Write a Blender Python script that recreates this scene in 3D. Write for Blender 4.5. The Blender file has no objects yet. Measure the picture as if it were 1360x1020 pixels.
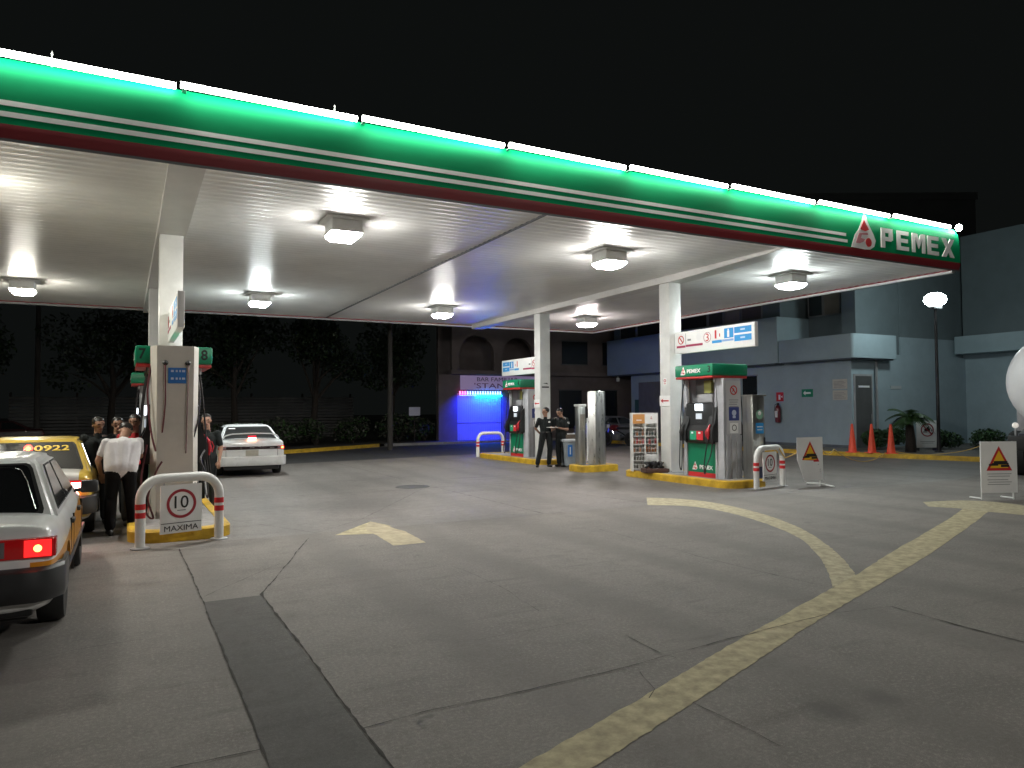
import bpy, bmesh, math, random
import numpy as np
from mathutils import Vector, Matrix
random.seed(7)
PI = math.pi
SC = bpy.context.scene
COL = SC.collection

# ------------------------------------------------------------------ materials
def lin(c):
    return tuple(((v/255.0)/12.92 if v/255.0 <= 0.04045 else ((v/255.0+0.055)/1.055)**2.4) for v in c)
MATS = {}
def M(name, col, rough=.5, metal=0.0, emis=0.0, ecol=None, noise=0.0, scale=6.0, bump=0.0, bscale=60.0, coat=0.0, spec=.5, stretch=(1,1,1)):
    if name in MATS: return MATS[name]
    m = bpy.data.materials.new(name); m.use_nodes = True
    nt = m.node_tree; b = nt.nodes['Principled BSDF']
    c = (col[0], col[1], col[2], 1)
    b.inputs['Base Color'].default_value = c
    b.inputs['Roughness'].default_value = rough
    b.inputs['Metallic'].default_value = metal
    b.inputs['Coat Weight'].default_value = coat
    b.inputs['Coat Roughness'].default_value = .08
    b.inputs['Specular IOR Level'].default_value = spec
    if emis:
        b.inputs['Emission Color'].default_value = tuple((ecol or col)[:3])+(1,)
        b.inputs['Emission Strength'].default_value = emis
    if noise or bump:
        tc = nt.nodes.new('ShaderNodeTexCoord'); mp = nt.nodes.new('ShaderNodeMapping')
        mp.inputs['Scale'].default_value = stretch
        nt.links.new(tc.outputs['Object'], mp.inputs['Vector'])
    if noise:
        n = nt.nodes.new('ShaderNodeTexNoise'); n.inputs['Scale'].default_value = scale
        n.inputs['Detail'].default_value = 6; n.inputs['Roughness'].default_value = .65
        nt.links.new(mp.outputs[0], n.inputs['Vector'])
        r = nt.nodes.new('ShaderNodeValToRGB')
        r.color_ramp.elements[0].position = .3; r.color_ramp.elements[1].position = .72
        r.color_ramp.elements[0].color = tuple(v*(1-noise) for v in c[:3])+(1,)
        r.color_ramp.elements[1].color = tuple(min(1, v*(1+noise*.35)) for v in c[:3])+(1,)
        nt.links.new(n.outputs['Fac'], r.inputs['Fac']); nt.links.new(r.outputs['Color'], b.inputs['Base Color'])
        mr = nt.nodes.new('ShaderNodeMapRange'); mr.inputs['To Min'].default_value = max(.03, rough-.08); mr.inputs['To Max'].default_value = min(1, rough+.14)
        nt.links.new(n.outputs['Fac'], mr.inputs['Value']); nt.links.new(mr.outputs[0], b.inputs['Roughness'])
    if bump:
        n2 = nt.nodes.new('ShaderNodeTexNoise'); n2.inputs['Scale'].default_value = bscale; n2.inputs['Detail'].default_value = 4
        nt.links.new(mp.outputs[0], n2.inputs['Vector'])
        bp = nt.nodes.new('ShaderNodeBump'); bp.inputs['Strength'].default_value = bump; bp.inputs['Distance'].default_value = .01
        nt.links.new(n2.outputs['Fac'], bp.inputs['Height']); nt.links.new(bp.outputs[0], b.inputs['Normal'])
    MATS[name] = m
    return m

WHITE = M('white_paint', (.72,.72,.70), .38, noise=.16, scale=2.2)
WHITE2 = M('sign_white', (.84,.84,.83), .45, noise=.07, scale=3)
GREEN = M('green_paint', (.004,.20,.095), .35, noise=.12, scale=2)
RED = M('red_paint', (.36,.018,.02), .42, noise=.15, scale=2)
SIGNRED = M('sign_red', (.55,.02,.025), .45)
BLACK = M('black_plastic', (.012,.012,.013), .38, noise=.2, scale=9)
RUBBER = M('black_rubber', (.014,.014,.014), .7, noise=.3, scale=30)
HOSE = M('hose_rubber', (.02,.017,.018), .45)
HOSER = M('hose_red_rubber', (.11,.022,.03), .5)
GREY = M('grey_paint', (.34,.34,.35), .4, noise=.2, scale=3)
DGREY = M('dark_grey_paint', (.09,.09,.095), .5, noise=.25, scale=4)
STEEL = M('brushed_steel', (.52,.52,.50), .3, metal=.95, noise=.35, scale=3, bump=.1, bscale=30, stretch=(6,6,.5))
YEL = M('yellow_kerb_paint', (.62,.38,.02), .6, noise=.45, scale=5, bump=.4, bscale=40)
CONC = M('island_concrete', (.30,.29,.28), .8, noise=.35, scale=6, bump=.4)
BLUE = M('sign_blue', (.02,.16,.50), .45)
LBLUE = M('sign_light_blue', (.03,.30,.68), .45)
ORANGE = M('sign_orange', (.80,.36,.03), .5)
SIGNYEL = M('sign_yellow', (.85,.50,.02), .45)
INK = M('black_ink', (.012,.012,.012), .5)
GINK = M('grey_ink', (.22,.22,.23), .5)
SCREEN = M('lit_screen', (.8,.85,.9), .3, emis=2.2, ecol=(.85,.92,1))
TUBE = M('light_tube', (1,1,1), .3, emis=15, ecol=(.97,1,.90))
LENS = M('lamp_lens', (1,1,1), .3, emis=125, ecol=(1,.985,.94))

# ------------------------------------------------------------------ mesh helpers
class MB:
    """collects shapes into one bmesh"""
    def __init__(s): s.bm = bmesh.new()
    def box(s, a, b, bev=0.0, mi=0, seg=2):
        t = bmesh.new()
        x0,y0,z0 = a; x1,y1,z1 = b
        vs = [t.verts.new(p) for p in [(x0,y0,z0),(x1,y0,z0),(x1,y1,z0),(x0,y1,z0),(x0,y0,z1),(x1,y0,z1),(x1,y1,z1),(x0,y1,z1)]]
        for f in [(0,3,2,1),(4,5,6,7),(0,1,5,4),(1,2,6,5),(2,3,7,6),(3,0,4,7)]: t.faces.new([vs[i] for i in f])
        if bev: bmesh.ops.bevel(t, geom=t.edges[:], offset=bev, segments=seg, affect='EDGES', profile=.5)
        s.merge(t, mi); return s
    def merge(s, t, mi=0):
        vm = {}
        for v in t.verts: vm[v] = s.bm.verts.new(v.co)
        for f in t.faces:
            try:
                g = s.bm.faces.new([vm[v] for v in f.verts]); g.material_index = mi; g.smooth = f.smooth
            except ValueError: pass
        t.free()
    def prism(s, pts, d, mi=0):
        """pts: list of 3D points in order, d: extrusion vector"""
        n = len(pts); d = Vector(d)
        A = [s.bm.verts.new(p) for p in pts]; B = [s.bm.verts.new(Vector(p)+d) for p in pts]
        fs = [s.bm.faces.new(A[::-1]), s.bm.faces.new(B)]
        for i in range(n): fs.append(s.bm.faces.new([A[i],A[(i+1)%n],B[(i+1)%n],B[i]]))
        for f in fs: f.material_index = mi
        return s
    def tube(s, path, r, seg=10, mi=0, cap=True):
        path = [Vector(p) for p in path]; rs = r if isinstance(r,(list,tuple)) else [r]*len(path)
        rings = []; up = None
        for i,p in enumerate(path):
            if i == 0: t = path[1]-p
            elif i == len(path)-1: t = p-path[i-1]
            else: t = (path[i+1]-p).normalized()+(p-path[i-1]).normalized()
            if t.length < 1e-9: t = Vector((0,0,1))
            t.normalize()
            if up is None:
                up = Vector((0,0,1)) if abs(t.z) < .9 else Vector((1,0,0))
            a = t.cross(up)
            if a.length < 1e-6: a = t.cross(Vector((0,1,0)))
            a.normalize(); b = a.cross(t).normalized(); up = b
            rings.append([s.bm.verts.new(p+(a*math.cos(2*PI*k/seg)+b*math.sin(2*PI*k/seg))*rs[i]) for k in range(seg)])
        for i in range(len(rings)-1):
            for k in range(seg):
                f = s.bm.faces.new([rings[i][k],rings[i+1][k],rings[i+1][(k+1)%seg],rings[i][(k+1)%seg]]); f.smooth = True; f.material_index = mi
        if cap:
            f = s.bm.faces.new(rings[0]); f.material_index = mi
            f = s.bm.faces.new(rings[-1][::-1]); f.material_index = mi
        return s
    def lathe(s, prof, c=(0,0,0), axis='z', seg=24, mi=0):
        rings = []
        for r,h in prof:
            ring = []
            for k in range(seg):
                a = 2*PI*k/seg; u,v = r*math.cos(a), r*math.sin(a)
                p = {'z':(u,v,h),'y':(u,h,v),'x':(h,u,v)}[axis]
                ring.append(s.bm.verts.new((c[0]+p[0],c[1]+p[1],c[2]+p[2])))
            rings.append(ring)
        for i in range(len(rings)-1):
            for k in range(seg):
                f = s.bm.faces.new([rings[i][k],rings[i][(k+1)%seg],rings[i+1][(k+1)%seg],rings[i+1][k]]); f.smooth = True; f.material_index = mi
        for ring in (rings[0], rings[-1]):
            f = s.bm.faces.new(ring); f.material_index = mi
        return s
    def xf(s, mat): bmesh.ops.transform(s.bm, matrix=mat, verts=s.bm.verts[:]); return s
    def build(s, name, mats, parent=None, loc=None, angle=35):
        bmesh.ops.recalc_face_normals(s.bm, faces=s.bm.faces[:])
        me = bpy.data.meshes.new(name); s.bm.to_mesh(me); s.bm.free()
        for m in (mats if isinstance(mats,(list,tuple)) else [mats]): me.materials.append(m)
        me.set_sharp_from_angle(angle=math.radians(angle))
        return link(name, me, parent, loc)
def link(name, me, parent=None, loc=None):
    o = bpy.data.objects.new(name, me); COL.objects.link(o)
    if parent: o.parent = parent
    if loc: o.location = loc
    return o
def tag(o, label=None, cat=None, group=None, kind=None):
    if label: o['label'] = label
    if cat: o['category'] = cat
    if group: o['group'] = group
    if kind: o['kind'] = kind
    return o
def thing(name, label, cat, loc=(0,0,0), rz=0, group=None):
    o = bpy.data.objects.new(name, None); COL.objects.link(o)
    o.location = loc; o.rotation_euler = (0,0,rz); o.empty_display_size = .2
    return tag(o, label, cat, group)
def struct(name, mb, mat): return tag(mb.build(name, mat), kind='structure')
def copy_tree(o, parent=None):
    c = o.copy(); COL.objects.link(c); c.parent = parent
    for ch in o.children: copy_tree(ch, c)
    return c

def frame(org, right, up):
    r = Vector(right).normalized(); u = Vector(up).normalized(); n = r.cross(u)
    return Matrix(((r.x,u.x,n.x,org[0]),(r.y,u.y,n.y,org[1]),(r.z,u.z,n.z,org[2]),(0,0,0,1)))
FRONT = lambda p: frame(p, (1,0,0), (0,0,1))      # reads from -Y
LEFT = lambda p: frame(p, (0,-1,0), (0,0,1))      # reads from -X
BACK = lambda p: frame(p, (-1,0,0), (0,0,1))
RIGHT = lambda p: frame(p, (0,1,0), (0,0,1))

def text_mesh(body, w, h, bold=0.0, depth=.004):
    cu = bpy.data.curves.new('t', 'FONT'); cu.body = body; cu.size = 1; cu.extrude = .01; cu.offset = bold
    cu.resolution_u = 3
    ob = bpy.data.objects.new('t', cu)
    me = bpy.data.meshes.new_from_object(ob)
    bpy.data.objects.remove(ob)
    co = np.zeros(len(me.vertices)*3); me.vertices.foreach_get('co', co); co = co.reshape(-1,3)
    mn, mx = co.min(0), co.max(0)
    co[:,0] = (co[:,0]-(mn[0]+mx[0])/2)*w/(mx[0]-mn[0]); co[:,1] = (co[:,1]-(mn[1]+mx[1])/2)*h/(mx[1]-mn[1])
    co[:,2] = (co[:,2]-mn[2])/(mx[2]-mn[2])*depth
    me.vertices.foreach_set('co', co.ravel()); me.update()
    return me
def text(name, body, w, h, fr, mat, parent, bold=0.0, depth=.004):
    if not body: return None
    me = text_mesh(body, w, h, bold, depth); me.transform(fr); me.materials.clear(); me.materials.append(mat)
    return link(name, me, parent)
def poly(mb, pts, fr, d0, d1, mi=0):
    """flat shape: pts in panel coords (u,v), from offset d0 to d1 along the normal"""
    P = [fr @ Vector((x,y,d0)) for x,y in pts]; n = (fr.to_3x3() @ Vector((0,0,1)))*(d1-d0)
    mb.prism(P, n, mi)
def rect(mb, x0, y0, x1, y1, fr, d0, d1, mi=0): poly(mb, [(x0,y0),(x1,y0),(x1,y1),(x0,y1)], fr, d0, d1, mi)
def ring(mb, cx, cy, r0, r1, fr, d0, d1, mi=0, seg=32):
    for k in range(seg):
        a, b = 2*PI*k/seg, 2*PI*(k+1)/seg
        poly(mb, [(cx+r0*math.cos(a),cy+r0*math.sin(a)),(cx+r1*math.cos(a),cy+r1*math.sin(a)),(cx+r1*math.cos(b),cy+r1*math.sin(b)),(cx+r0*math.cos(b),cy+r0*math.sin(b))], fr, d0, d1, mi)
def disc(cx, cy, r, n=24): return [(cx+r*math.cos(2*PI*k/n), cy+r*math.sin(2*PI*k/n)) for k in range(n)]

# station emblem: white drop, red tip, red disc, pink swoosh
def emblem(parent, fr, w, h, z0=.002, s=.004):
    drop = [(-.5,-.5),(-.36,-.12),(-.22,.06),(-.1,.3),(-.02,.5),(.06,.5),(.16,.24),(.34,-.04),(.42,-.22),(.36,-.4),(.2,-.5),(0,-.52)]
    mb = MB(); poly(mb, [(x*w,y*h) for x,y in drop], fr, z0, z0+s); o = mb.build('emblem', WHITE2, parent)
    mb = MB(); poly(mb, [(x*w,y*h) for x,y in [(-.17,.06),(-.02,.34),(.16,.08),(.02,.02)]], fr, z0+s+.001, z0+2*s)
    poly(mb, disc(.14*w,-.3*h,.13*h if h<w*1.4 else .17*w), fr, z0+s+.001, z0+2*s); mb.build('emblem_red', SIGNRED, o)
    mb = MB(); poly(mb, [(x*w,y*h) for x,y in [(-.34,-.36),(-.22,-.06),(.1,-.02),(.12,-.08),(-.12,-.1),(-.16,-.2),(.0,-.22),(-.06,-.3),(-.2,-.36)]], fr, z0+s+.001, z0+2*s)
    mb.build('emblem_pink', M('emblem_pink', (.55,.22,.25), .5), o)
    return o

# ------------------------------------------------------------------ world, camera
w = bpy.data.worlds.new('World'); SC.world = w; w.use_nodes = True
bg = w.node_tree.nodes['Background']; bg.inputs[0].default_value = (.85,1,.95,1); bg.inputs[1].default_value = .0024
cam = bpy.data.cameras.new('camera'); co = bpy.data.objects.new('camera', cam); COL.objects.link(co)
yaw, pitch, roll, f = .4855, .035, -.0065, 974.0
F_ = Vector((math.sin(yaw)*math.cos(pitch), math.cos(yaw)*math.cos(pitch), math.sin(pitch)))
R_ = Vector((math.cos(yaw), -math.sin(yaw), 0)); U_ = R_.cross(F_)
R2 = R_*math.cos(roll)+U_*math.sin(roll); U2 = -R_*math.sin(roll)+U_*math.cos(roll)
co.matrix_world = Matrix(((R2.x,U2.x,-F_.x,0),(R2.y,U2.y,-F_.y,0),(R2.z,U2.z,-F_.z,1.6),(0,0,0,1)))
cam.sensor_width = 36; cam.lens = 36*f/1360; cam.clip_end = 600; cam.clip_start = .05
SC.camera = co
SC.view_settings.view_transform = 'Standard'; SC.view_settings.look = 'None'; SC.view_settings.exposure = 1.0
SC.render.resolution_x = 1024; SC.render.resolution_y = 768
SC.render.engine = 'CYCLES'

# ------------------------------------------------------------------ ground
def UZ(u, v, z=0.0):
    d = F_+R2*((u-680)/f)-U2*((v-510)/f); t = (z-1.6)/d.z; return (d.x*t, d.y*t)
SPOTS = [UZ(1105,942)+(.22,.8), UZ(1168,926)+(.16,.7), UZ(640,690)+(1.1,.6), UZ(470,670)+(1.3,.55), UZ(860,648)+(1.0,.5), UZ(1180,648)+(1.6,.6), UZ(380,820)+(.25,.35), UZ(930,700)+(.5,.35), UZ(1330,655)+(.9,.4), UZ(620,870)+(.18,.3)]
def ground_mat(name, base, dark, slab=False, rough=.8):
    m = bpy.data.materials.new(name); m.use_nodes = True; nt = m.node_tree; N = nt.nodes; L = nt.links
    b = N['Principled BSDF']; g = N.new('ShaderNodeNewGeometry')
    def noise(sc, det=5, mapv=None, rough=.6):
        n = N.new('ShaderNodeTexNoise'); n.inputs['Scale'].default_value = sc; n.inputs['Detail'].default_value = det; n.inputs['Roughness'].default_value = rough
        mp = N.new('ShaderNodeMapping'); mp.inputs['Scale'].default_value = mapv or (1,1,1)
        L.new(g.outputs['Position'], mp.inputs['Vector']); L.new(mp.outputs[0], n.inputs['Vector']); return n
    def mix(a, bcol, fac):
        x = N.new('ShaderNodeMix'); x.data_type = 'RGBA'
        for s_, v in ((6,a),(7,bcol)):
            if isinstance(v, tuple): x.inputs[s_].default_value = v+(1,)
            else: L.new(v, x.inputs[s_])
        L.new(fac, x.inputs[0]); return x.outputs[2]
    def ramp(o, a, c):
        r = N.new('ShaderNodeMapRange'); r.inputs['From Min'].default_value = a; r.inputs['From Max'].default_value = c; L.new(o, r.inputs['Value']); return r.outputs[0]
    n1 = noise(.55, 7); n2 = noise(190, 2); n3 = noise(1.0, 6, (.35,2.0,1)); n4 = noise(9, 5); n5 = noise(.9, 4)
    c = mix(base, tuple(v*.72 for v in base), ramp(n1.outputs[0], .38, .66))
    c = mix(c, dark, ramp(n3.outputs[0], .56, .86 if not slab else .74))
    c = mix(c, tuple(v*.55 for v in base), ramp(n4.outputs[0], .56, .95))
    n7 = noise(42, 3); n8 = noise(2.6, 6, None, .7); n9 = noise(3.2, 3, (.25,1.6,1))
    c = mix(c, tuple(v*.62 for v in base), ramp(n8.outputs[0], .50, .74))
    c = mix(c, tuple(v*.76 for v in base), ramp(n7.outputs[0], .50, .74))
    c = mix(c, tuple(min(1,v*1.22) for v in base), ramp(n7.outputs[0], .50, .30))
    c = mix(c, tuple(v*.55 for v in base), ramp(n9.outputs[0], .60, .80))
    c = mix(c, tuple(min(1,v*2.0) for v in base), ramp(n2.outputs[0], .58, .74))
    c = mix(c, tuple(v*.45 for v in base), ramp(n2.outputs[0], .42, .26))
    # oil spots
    vo = N.new('ShaderNodeTexVoronoi'); vo.inputs['Scale'].default_value = 1.6; vo.inputs['Randomness'].default_value = 1
    wn = noise(4, 3); ad = N.new('ShaderNodeVectorMath'); ad.operation = 'MULTIPLY_ADD'; ad.inputs[1].default_value = (.5,.5,0)
    L.new(wn.outputs['Color'], ad.inputs[0]); L.new(g.outputs['Position'], ad.inputs[2]); L.new(ad.outputs[0], vo.inputs['Vector'])
    sp = ramp(vo.outputs['Distance'], .10, .02); mm = N.new('ShaderNodeMath'); mm.operation = 'MULTIPLY'; L.new(sp, mm.inputs[0]); L.new(ramp(n5.outputs[0], .5, .62), mm.inputs[1])
    c = mix(c, tuple(v*.35 for v in base), mm.outputs[0])
    for (sx,sy,sr,amt) in SPOTS:
        d = N.new('ShaderNodeVectorMath'); d.operation = 'DISTANCE'; d.inputs[1].default_value = (sx,sy,0)
        a2 = N.new('ShaderNodeVectorMath'); a2.operation = 'MULTIPLY_ADD'; a2.inputs[1].default_value = (sr*.9,sr*.9,0); L.new(wn.outputs['Color'], a2.inputs[0]); L.new(g.outputs['Position'], a2.inputs[2])
        a3 = N.new('ShaderNodeVectorMath'); a3.operation = 'SUBTRACT'; a3.inputs[1].default_value = (sr*.45,sr*.45,0); L.new(a2.outputs[0], a3.inputs[0]); L.new(a3.outputs[0], d.inputs[0])
        q = ramp(d.outputs['Value'], sr, sr*.25); m5 = N.new('ShaderNodeMath'); m5.operation = 'MULTIPLY'; m5.inputs[1].default_value = amt; L.new(q, m5.inputs[0])
        c = mix(c, tuple(v*.42 for v in base), m5.outputs[0])
    # tyre tracks worn along the lanes
    wv = N.new('ShaderNodeTexWave'); wv.inputs['Scale'].default_value = .22; wv.inputs['Distortion'].default_value = 3.5; wv.inputs['Detail'].default_value = 3; wv.inputs['Detail Scale'].default_value = .6
    L.new(g.outputs['Position'], wv.inputs['Vector']); m6 = N.new('ShaderNodeMath'); m6.operation = 'MULTIPLY'; m6.inputs[1].default_value = .45; L.new(ramp(wv.outputs['Fac'], .62, 1.0), m6.inputs[0])
    c = mix(c, tuple(v*.62 for v in base), m6.outputs[0])
    L.new(c, b.inputs['Base Color'])
    rr = N.new('ShaderNodeMapRange'); rr.inputs['To Min'].default_value = rough-.14; rr.inputs['To Max'].default_value = rough+.12; L.new(n4.outputs[0], rr.inputs['Value']); L.new(rr.outputs[0], b.inputs['Roughness'])
    bp = N.new('ShaderNodeBump'); bp.inputs['Strength'].default_value = .35; bp.inputs['Distance'].default_value = .004
    n6 = noise(120, 4); L.new(n6.outputs[0], bp.inputs['Height']); L.new(bp.outputs[0], b.inputs['Normal'])
    return m
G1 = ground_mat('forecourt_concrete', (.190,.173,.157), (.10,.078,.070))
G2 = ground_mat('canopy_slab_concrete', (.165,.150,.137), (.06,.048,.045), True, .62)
G3 = ground_mat('street_asphalt', (.055,.055,.056), (.03,.03,.03))
G4 = ground_mat('drain_strip_concrete', (.078,.072,.066), (.038,.032,.03))

def sheet(name, pts, z, mat):
    mb = MB(); mb.bm.faces.new([mb.bm.verts.new((x,y,z)) for x,y in pts])
    return struct(name, mb, mat)
sheet('ground', [(-150,-60),(200,-60),(200,260),(-150,260)], 0, G1)
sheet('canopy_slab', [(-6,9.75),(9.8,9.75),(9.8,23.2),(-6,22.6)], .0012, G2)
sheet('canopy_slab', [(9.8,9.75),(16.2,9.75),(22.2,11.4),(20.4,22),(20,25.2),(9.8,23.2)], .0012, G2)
sheet('street', [(-60,21.5),(-6,22.6),(4.2,22.9),(11.6,24.2),(19,25.6),(20.2,27.3),(60,34),(60,42),(10.9,31.6),(4.2,27.7),(-60,24)], .0016, G3)
# drain strip
sheet('drain_strip', [(.585,.2),(1.075,.2),(1.065,3.9),(1.07,6.72),(.6,6.72),(.59,3.9)], .0012, G4)
sheet('drain_strip', [(.585,-6),(1.075,-6),(1.075,3.35),(.585,3.4)], .0018, ground_mat('drain_strip_newer', (.085,.079,.073), (.05,.047,.043)))

def crack(pts, wd, name='crack', z=.0045, jit=.012, step=.07, mat=None):
    mb = MB(); P = []
    for i in range(len(pts)-1):
        a, b = Vector(pts[i]), Vector(pts[i+1]); n = max(1, int((b-a).length/step))
        for k in range(n): P.append(a.lerp(b, k/n))
    P.append(Vector(pts[-1]))
    prev = None; off = 0
    for i,p in enumerate(P):
        t = (P[min(i+1,len(P)-1)]-P[max(i-1,0)]).normalized(); nrm = Vector((-t.y,t.x))
        off = off*.8+random.uniform(-jit,jit)*.6
        ww = wd*.62*random.uniform(.2,1.4)*(1 if random.random() > .05 else 1.9)
        c = p+nrm*off
        q = [mb.bm.verts.new((c.x+nrm.x*ww/2,c.y+nrm.y*ww/2,z)), mb.bm.verts.new((c.x-nrm.x*ww/2,c.y-nrm.y*ww/2,z))]
        if prev: mb.bm.faces.new([prev[0],prev[1],q[1],q[0]])
        prev = q
    return struct(name, mb, mat or CRK)
CRK = M('crack_dirt', (.040,.036,.033), .95)
def UZ(u, v, z=0.0):
    d = F_+R2*((u-680)/f)-U2*((v-510)/f); t = (z-1.6)/d.z; return (d.x*t, d.y*t)
def px(*uv): return [UZ(*p) for p in uv]
# survey points of the pavement joints, converted once to metres on the ground
crack([(.58,9.45),(.6,6.7),(.585,3.4),(.58,.2)], .022, 'slab_joint', jit=.006)
crack([(2.06,9.41),(1.07,6.74),(1.075,4.5),(1.07,.2)], .022, 'slab_joint', jit=.007)
crack([(1.45,8.0),(.62,6.9)], .009, 'slab_joint')
crack(px((0,1075),(240,1018),(345,996)), .014, 'slab_joint', jit=.004)
crack(px((482,968),(560,946),(690,920),(830,886),(960,851),(1100,816),(1185,806)), .012, jit=.01)
crack(px((1185,806),(1270,830),(1360,853),(1420,870)), .016)
crack(px((835,846),(880,870),(898,874)), .01)
crack(px((600,752),(640,768),(668,782),(700,802),(715,812)), .007)
crack(px((790,702),(870,722),(931,740),(1020,762),(1107,782)), .01)
crack(px((850,893),(868,916),(862,928)), .008)
crack(px((920,934),(980,962),(1040,992)), .007)
crack(px((560,640),(640,643),(760,655),(860,668)), .02, 'slab_joint', jit=.004)
crack(px((300,690),(420,708),(480,690),(560,650)), .012, 'slab_joint', jit=.006)
crack(px((630,852),(700,838),(790,822)), .006)
crack(px((20,880),(110,862),(190,850)), .008)
crack([(3.9,9.76),(5.6,9.75),(8,9.76),(11,9.74)], .012, 'slab_joint', jit=.006)
crack([(5.7,9.8),(5.72,16),(5.7,22.9)], .02, 'slab_joint', jit=.004)
for yy in (14.2, 18.6): crack([(1.6,yy),(5,yy+.02),(9.9,yy)], .018, 'slab_joint', jit=.004)

# manhole covers / filler caps under the canopy
for (u,v,r) in [(548,646,.34)]:
    x,y = UZ(u,v,.01); mb = MB(); mb.lathe([(r*.4,.004),(r*.86,.005),(r*.9,.010),(r,.010),(r+.02,.002)], (x,y,0), seg=28)
    tag(mb.build('manhole_cover', M('cast_iron', (.04,.04,.042), .55, metal=.4, noise=.3, scale=14)), 'round iron cover set in the open slab between the two rows of pumps' if u < 600 else 'round iron cover in the slab before the steel pillar and bin', 'manhole cover')

# painted arrow markings
PAINT = M('worn_yellow_paint', (.47,.405,.25), .8, noise=.5, scale=9, bump=.3, bscale=80)
PAINT2 = M('worn_cream_paint', (.45,.395,.26), .8, noise=.5, scale=11, bump=.3, bscale=80)
def strip(name, Lp, Rp, mat, z):
    def smooth(pts):
        P = [Vector(p) for p in pts]; out = []
        for i in range(len(P)-1):
            p0,p1,p2,p3 = P[max(i-1,0)],P[i],P[i+1],P[min(i+2,len(P)-1)]
            for k in range(14):
                t = k/14; out.append(.5*((2*p1)+(p2-p0)*t+(2*p0-5*p1+4*p2-p3)*t*t+(3*p1-p0-3*p2+p3)*t*t*t) if len(P) > 3 else p1.lerp(p2,t))
        out.append(P[-1]); return [(q.x+random.uniform(-.007,.007), q.y+random.uniform(-.007,.007)) for q in out]
    Lp, Rp = smooth(Lp), smooth(Rp)
    mb = MB(); A = [mb.bm.verts.new((x,y,z)) for x,y in Lp]; B = [mb.bm.verts.new((x,y,z)) for x,y in Rp]
    for i in range(len(A)-1): mb.bm.faces.new([A[i],B[i],B[i+1],A[i+1]])
    return struct(name, mb, mat)
strip('painted_arrow', px((560,1100),(690,1020),(800,957),(913,891),(980,851),(1102,783),(1138,763),(1192,729),(1251,695),(1280,675)), px((640,1105),(785,1021),(850,980),(913,939),(980,894),(1048,849),(1116,806),(1183,767),(1251,725),(1314,679)), PAINT, .003)
strip('painted_arrow', px((859,661),(906,663),(949,668),(1003,680),(1048,695),(1080,711),(1111,734),(1131,756),(1137,765)), px((860,671),(908,672),(949,677),(994,688),(1039,704),(1066,718),(1088,740),(1101,763),(1106,781)), PAINT2, .0024)
strip('painted_arrow', px((1226,667),(1278,665),(1332,668),(1400,678)), px((1233,673),(1280,676),(1314,680),(1400,688)), PAINT2, .0036)
strip('painted_arrow', px((445,711),(492,693)), px((496,709),(520,699)), PAINT, .003)
strip('painted_arrow', px((492,693),(538,706),(566,721)), px((484,703),(500,711),(522,725)), M('worn_pale_paint', (.45,.38,.25), .75, noise=.4, scale=7), .0036)

# ------------------------------------------------------------------ islands
def rrect(x0, y0, x1, y1, r, n=7):
    out = []
    for cx,cy,a0 in ((x1-r,y0+r,-PI/2),(x1-r,y1-r,0),(x0+r,y1-r,PI/2),(x0+r,y0+r,PI)):
        for k in range(n+1):
            a = a0+PI/2*k/n; out.append((cx+r*math.cos(a), cy+r*math.sin(a)))
    return out
def island(label, x0, y0, x1, y1, r, h=.15):
    t = thing('pump_island', label, 'kerb island', ((x0+x1)/2,(y0+y1)/2,0), 0, 'yellow kerbed islands of the forecourt')
    dx, dy = (x1-x0)/2, (y1-y0)/2
    o = rrect(-dx,-dy,dx,dy,r); i = rrect(-dx+.13,-dy+.13,dx-.13,dy-.13,max(.05,r-.13)); i2 = rrect(-dx+.02,-dy+.02,dx-.02,dy-.02,r)
    mb = MB(); n = len(o)
    A = [mb.bm.verts.new((x,y,0)) for x,y in o]; B = [mb.bm.verts.new((x,y,h-.02)) for x,y in o]; C = [mb.bm.verts.new((x,y,h)) for x,y in i2]; D = [mb.bm.verts.new((x,y,h)) for x,y in i]; E = [mb.bm.verts.new((x,y,h-.03)) for x,y in i]
    for a,b in ((A,B),(B,C),(C,D),(D,E)):
        for k in range(n): mb.bm.faces.new([a[k],a[(k+1)%n],b[(k+1)%n],b[k]])
    mb.build('kerb', YEL, t)
    mb = MB(); mb.bm.faces.new([mb.bm.verts.new((x,y,h-.006)) for x,y in i]); mb.build('slab_top', CONC, t)
    return t
island('yellow kerbed island under the pump numbered 7 and 8, at the left', .04, 10.0, 1.24, 14.3, .35)
island('yellow kerbed island behind the left pump, under the rear left column', .04, 18.2, 1.24, 22.4, .35)
island('yellow kerbed island under the right pump numbered 3 and the rack', 10.55, 10.85, 11.75, 14.45, .35)
island('yellow kerbed island under the far pump behind the two attendants', 10.5, 18.3, 11.7, 22.5, .35)
island('small yellow kerb block under the steel pillar', 10.22, 15.55, 11.35, 16.3, .12, .17)

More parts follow.
